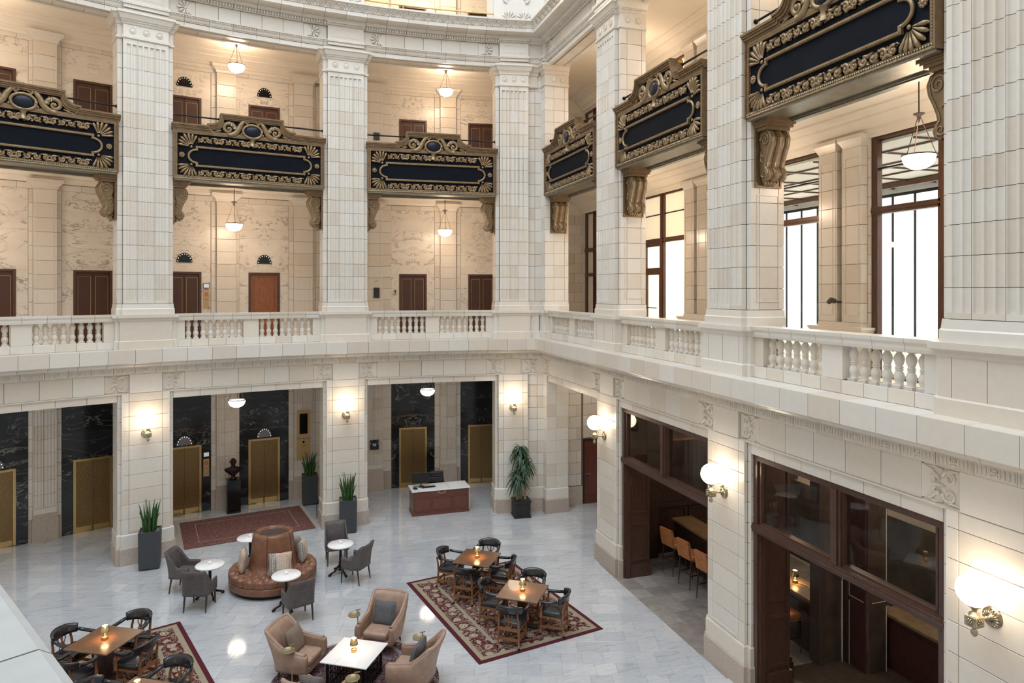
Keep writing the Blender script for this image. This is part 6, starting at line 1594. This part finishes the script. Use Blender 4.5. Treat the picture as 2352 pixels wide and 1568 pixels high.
# ---- low black metal table by the lifts
o = empty('console_bench', (1.12, 22.35, 0), math.radians(-12), label='low black table with thin metal legs beside the second pier', cat='table')
mb = MB(); mb.bbox(-.35, .75, -.62, .62, .44, .46, .005); mb.build('tabletop', 'iron', o)
for x in (-.33, .73):
    for y in (-.6, 0, .6): mb = MB(); mb.tube([(x, y, .44), (x, y, 0)], .010, 6); mb.build('leg', 'iron', o)
mb = MB(); mb.tube([(-.33, -.6, .2), (-.33, -.3, .16), (-.33, 0, .2), (-.33, .3, .16), (-.33, .6, .2)], .006, 5); mb.build('stretcher', 'iron', o)
# ---- reception desk
o = empty('reception_desk', (4.40, 21.40, 0), 0, label='mahogany reception desk with white marble top and gold crest', cat='desk')
mb = MB(); mb.bbox(-.93, .93, -.38, .38, .75, .785, .006); mb.build('worktop', 'whitetop', o)
mb = MB(); mb.box(-.89, .89, -.33, -.28, .06, .75); mb.box(-.89, -.85, -.33, .33, .06, .75); mb.box(.85, .89, -.33, .33, .06, .75); mb.build('body', 'mahogany', o)
mb = MB(); mb.box(-.91, .91, -.35, .34, 0, .07); mb.box(-.90, .90, -.34, -.27, .07, .09); mb.build('plinth', 'mahogany', o)
for x0, x1 in ((-.85, -.32), (-.28, .34), (.38, .85)):
    mb = MB(); 
    for a, b, c, d in ((x0, x1, .13, .15), (x0, x1, .53, .55), (x0, x0+.02, .13, .55), (x1-.02, x1, .13, .55)): mb.box(a, b, -.345, -.33, c, d)
    mb.box(x0+.03, x1-.03, -.335, -.33, .16, .52); mb.build('front_panel', 'mahogany', o)
mb = MB(); mb.box(-.89, .89, -.335, -.33, .60, .735); mb.build('frieze_panel', 'mahogany', o)
mb = MB()
for s in (-1, 1):
    mb.tube(spiral(.02+s*.09, .675, .035, .008, PI/2, 1.1, -.34, 16, -s), .007, 5); mb.tube([(.02, -.34, .64), (.02+s*.05, -.342, .66), (.02+s*.09, -.34, .71), (.02+s*.15, -.34, .715)], [.006, .010, .010, .004], 5)
mb.tube([(.02, -.34, .63), (.02, -.345, .67), (.02, -.34, .70)], [.004, .016, .004], 6); mb.build('gold_crest', 'inlay', o)
o = empty('computer_monitor', (3.84, 21.50, .785), math.radians(-5), label='black computer monitor on the left end of the reception desk', cat='monitor')
mb = MB(); mb.bbox(-.27, .27, -.02, .015, .12, .44, .008); mb.build('housing', 'plastic', o); mb = MB(); mb.box(-.255, .255, .015, .018, .135, .425); mb.build('screen', 'screen', o)
mb = MB(); mb.tube([(0, 0, .2), (0, -.03, .01)], .02, 6); mb.lathe([(0, 0), (.11, 0), (.11, .012), (0, .015)], 20, (0, -.02, 0)); mb.build('stand', 'plastic', o)
o = MB().bbox(-.22, .22, -.07, .07, 0, .022, .006).build('keyboard', 'plastic', None, (4.05, 21.36, .785), .1); tag(o, 'black keyboard lying on the reception desk', 'keyboard')
o = MB().bbox(-.05, .05, -.07, .07, 0, .035, .006).build('desk_telephone', 'plastic', None, (3.62, 21.28, .785), .3); tag(o, 'small black desk phone at the left corner of the marble desk top', 'telephone')
o = MB().bbox(-.09, .09, -.04, .04, 0, .03, .004).build('card_box', 'teal', None, (3.68, 21.45, .785), .1); tag(o, 'small teal box behind the desk phone on the marble desk top', 'box')
o = empty('office_chair', (4.42, 22.15, 0), math.radians(176), label='black high-back office chair behind the reception desk', cat='chair')
mb = MB(); softbox(mb, -.26, .26, -.26, .24, .42, .54, .05, .01); mb.build('seat', 'plastic', o)
mb = MB(); 
for z0, z1, y in ((.54, .78, .26), (.77, .98, .28), (.97, 1.15, .30)): softbox(mb, -.25+.02*(z0 > .9), .25-.02*(z0 > .9), y-.05, y+.06, z0, z1, .05)
mb.build('backrest', 'plastic', o); mb = MB(); mb.tube([(0, 0, .42), (0, 0, .1)], .03, 8); mb.build('gas_post', 'plastic', o)
for k in range(5): a = k*2*PI/5; mb = MB(); mb.tube([(0, 0, .1), (.30*math.cos(a), .30*math.sin(a), .05)], [.03, .02], 6); mb.ball((.30*math.cos(a), .30*math.sin(a), .03), .03, seg=6, rings=4); mb.build('foot', 'plastic', o)
for s in (-1, 1): mb = MB(); mb.tube([(s*.28, .15, .5), (s*.31, .1, .66), (s*.31, -.15, .67)], .02, 6); mb.build('armrest', 'plastic', o)
# ---- wall fittings by the lifts
def wallthing(name, u, d, z, label, cat): return empty(name, mw=frame(WL, u, d, z), label=label, cat=cat)
for u, z, lb in ((-4.90, 1.10, 'brass lift call panel with red diamond on black marble beside the bust'), (-4.90, 6.45, 'brass lift call panel with red diamond on the first gallery')):
    o = wallthing('call_station', u, 3.385, z, lb, 'call panel'); mb = MB(); mb.bbox(-.085, .085, -.012, .01, 0, .56, .004); mb.build('plate', 'inlay', o)
    mb = MB(); mb.prism([(0, .36), (.055, .43), (0, .50), (-.055, .43)], -.018, -.012); mb.build('red_diamond', 'red', o)
    mb = MB(); 
    for x, zz in ((-.03, .26), (.03, .26), (0, .17), (0, .10)): mb.ball((x, -.014, zz), .014, seg=8, rings=4)
    mb.build('button_row', 'steel', o)
    mb = MB(); mb.prism([(0, .40), (.02, .43), (0, .46), (-.02, .43)], -.020, -.018); mb.build('diamond_centre', 'offwhite', o)
    o = MB().bbox(-.09, .09, -.03, .01, 0, .16, .004).build('floor_display', 'wood_frame', None, mw=frame(WL, u, 3.385, z+.62)); tag(o, 'small lit floor display above the call panel on the '+('ground floor' if z < 3 else 'first gallery'), 'display'); MB().box(-.075, .075, -.033, -.03, .02, .14).build('screen', 'lcd', o)
for u, z, lb in ((-4.28, 6.95, 'slim brass lift plate left of the lit lift door on the first gallery'), (.08+.32, 6.95, 'slim brass lift plate left of the third-bay door on the first gallery')):
    o = MB().bbox(-.04, .04, -.012, .01, -.09, .09, .003).build('call_plate', 'inlay', None, mw=frame(WL, u if u < 0 else .36, 3.385, z)); tag(o, lb, 'call panel'); MB().box(-.02, .02, -.014, -.012, -.02, .05).build('button', 'screen', o)
o = wallthing('directory_board', -2.33, 3.265, 1.35, 'tall brass directory panel with black listing board on fluted pilaster', 'directory')
mb = MB(); mb.bbox(-.22, .22, -.04, .01, 0, 1.62, .006); mb.build('plate', 'inlay', o); mb = MB(); mb.box(-.13, .13, -.045, -.04, .84, 1.52); mb.build('listing_board', 'screen', o)
mb = MB(); mb.box(-.22, .22, -.043, -.04, .68, .69); mb.box(-.03, .03, -.046, -.04, .53, .60); mb.box(-.08, .08, -.044, -.04, .44, .45); mb.build('engraving', 'screen', o)
o = wallthing('thermostat_plaque', -.28, 3.26, 1.62, 'white thermostat on black marble plaque set in fluted pilaster', 'thermostat'); mb = MB(); mb.bbox(-.15, .15, -.02, .03, -.17, .17, .004); mb.build('plaque', 'black', o)
mb = MB(); mb.bbox(-.06, .06, -.045, -.02, -.045, .045, .012); mb.build('body', 'offwhite', o); mb = MB(); mb.box(-.03, .03, -.048, -.045, -.02, .02); mb.build('display', 'steel', o)
o = wallthing('fire_plaque', -.22, 3.20, 6.92, 'black marble plaque on the left pilaster of the third gallery bay', 'plaque'); mb = MB(); mb.bbox(-.10, .10, -.02, .03, -.18, .18, .004); mb.build('plaque', 'black', o)
o = wallthing('evacuation_notice', -.22, 3.20, 7.30, 'small white notice with red marks above the black gallery plaque', 'notice'); mb = MB(); mb.box(-.06, .06, -.006, .03, -.05, .10); mb.build('sheet', 'offwhite', o)
mb = MB(); mb.box(-.05, .05, -.009, -.006, .06, .07); mb.tube([(-.03, -.008, .02), (-.01, -.008, .04), (-.03, -.008, .0)], .008, 4); mb.tube([(.02, -.008, .0), (.03, -.008, .04)], .008, 4); mb.build('red_marks', 'red', o)
o = wallthing('fire_plaque', -.22, 3.20, 12.4, 'black plaque on the left pilaster of the third bay, second gallery', 'plaque'); mb = MB(); mb.bbox(-.10, .10, -.02, .03, -.16, .10, .004); mb.build('plaque', 'black', o)
o = empty('security_camera', (10.66, 11.42, 6.78), label='small dark security camera between the paired gallery pilasters', cat='camera'); mb = MB(); mb.tube([(0, 0, 0), (-.10, 0, .02), (-.18, -.03, -.02)], [.05, .06, .045], 10); mb.build('housing', 'graphite', o); mb = MB(); mb.tube([(0, 0, 0), (.16, 0, -.02)], .02, 6); mb.build('bracket', 'graphite', o)
o = empty('fire_alarm_box', (10.9, 21.9, 6.6), label='small red fire alarm box on the gallery end wall', cat='alarm'); mb = MB(); mb.bbox(-.05, .03, -.06, .06, -.08, .08, .005); mb.build('housing', 'red', o)
# ---- bar stools and bits in the bar
def stool():
    o = empty('bar_stool'); mb = MB(); softbox(mb, -.22, .22, -.22, .20, .66, .78, .04, .015); mb.build('seat', 'leather_or', o)
    def bk(u, v): return ((-.21+.42*u), .20+.07*v, .70+.42*v), (0, 1, -.15)
    mb = MB(); curved_panel(mb, bk, 4, 4, lambda u, v: .07-.02*abs(v-.5), False); mb.build('backrest', 'leather_or', o)
    mb = MB()
    for s in (-1, 1): mb.tube([(s*.215, .165, .72), (s*.215, .235, 1.10)], .006, 4); mb.tube([(s*.222, -.2, .665), (s*.222, .18, .665)], .005, 4)
    mb.build('piping', 'fringe', o)
    for sx in (-1, 1):
        for sy in (-1, 1): mb = MB(); mb.tube([(sx*.19, sy*.18, .67), (sx*.20, sy*.20+(.03 if sy > 0 else 0), 0)], [.022, .014], 6); mb.build('leg', 'chairleg', o)
    for x0, x1, y0, y1, z in ((-.2, .2, -.2, -.185, .25), (-.2, .2, .19, .205, .33), (-.2, -.185, -.2, .2, .3), (.185, .2, -.2, .2, .3)): mb = MB(); mb.box(x0, x1, y0, y1, z, z+.03); mb.build('footrest', 'chairleg', o)
    return o
SP = stool(); sf = [SP]
for x, y, a, lb in ((9.02, 14.95, 190, 'farthest in the left shop front'), (9.0, 14.15, 188, 'second in the left shop front'), (8.98, 13.35, 186, 'nearest in the left shop front, half behind the pier'), (9.12, 11.05, 182, 'alone in the nearer shop front')):
    o = clone(sf, SP); o.location = (x, y, 0); o.rotation_euler = (0, 0, math.radians(a-90)); tag(o, 'orange tan leather bar stool, ' + lb, 'bar stool', 'orange leather bar stools')
l = dup(LP); l.location = (9.69, 11.45, 1.08); tag(l, 'brass cordless lamp on the stone bar counter', 'table lamp', 'small brass table lamps')
mb = MB(); mb.tube([(9.72, 11.40, 1.09), (9.80, 11.2, 1.09), (9.76, 11.05, 1.09), (9.85, 10.95, 1.10), (9.80, 10.8, 1.09), (9.88, 10.72, 1.09)], .008, 5); o = mb.build('cable', 'offwhite'); tag(o, 'pale cable lying on the bar counter beside the lamp', 'cable')
# marble rail in the foreground on which the viewer leans
ca_, sa_ = math.cos(YAW), math.sin(YAW)
def cw(xc, d): return (xc*ca_+d*sa_, d*ca_-xc*sa_)
E0, E1 = (-1.162-.447*6, 1.549+.418*6), (-.715+.447*1.0, 1.131-.418*1.0); nx_, ny_ = -.683, -.730
T = st('wall_parapet')
def rail(t0, t1, nm):
    P = [(E0[0]+(E1[0]-E0[0])*t, E0[1]+(E1[1]-E0[1])*t) for t in (t0, t1)]; mb = MB(); vs = []; lv = [(6.05, .05), (6.12, .05), (6.16, .02), (6.22, .01), (6.335, .0), (6.35, .02)]
    for z, ins in lv: vs += [(*cw(P[0][0]+nx_*ins, P[0][1]+ny_*ins), z), (*cw(P[1][0]+nx_*ins, P[1][1]+ny_*ins), z), (*cw(P[1][0]+nx_*.7, P[1][1]+ny_*.7), z), (*cw(P[0][0]+nx_*.7, P[0][1]+ny_*.7), z)]
    fs = []
    for i in range(len(lv)-1): fs += [(4*i+k, 4*i+(k+1) % 4, 4*i+4+(k+1) % 4, 4*i+4+k) for k in range(4)]
    n = 4*(len(lv)-1); fs += [(3, 2, 1, 0), (n, n+1, n+2, n+3)]; mb.add(vs, fs); return mb.build(nm, 'railstone', T)
tj = (6+.46)/7.7
TL = 0
for k in range(12):
    t0, t1 = tj-(12-k)*.09, tj-(11-k)*.09
    if t1 > 0: rail(max(t0, 0), t1-.0006, 'rail_block')
rail(tj+.0006, 1, 'rail_block')
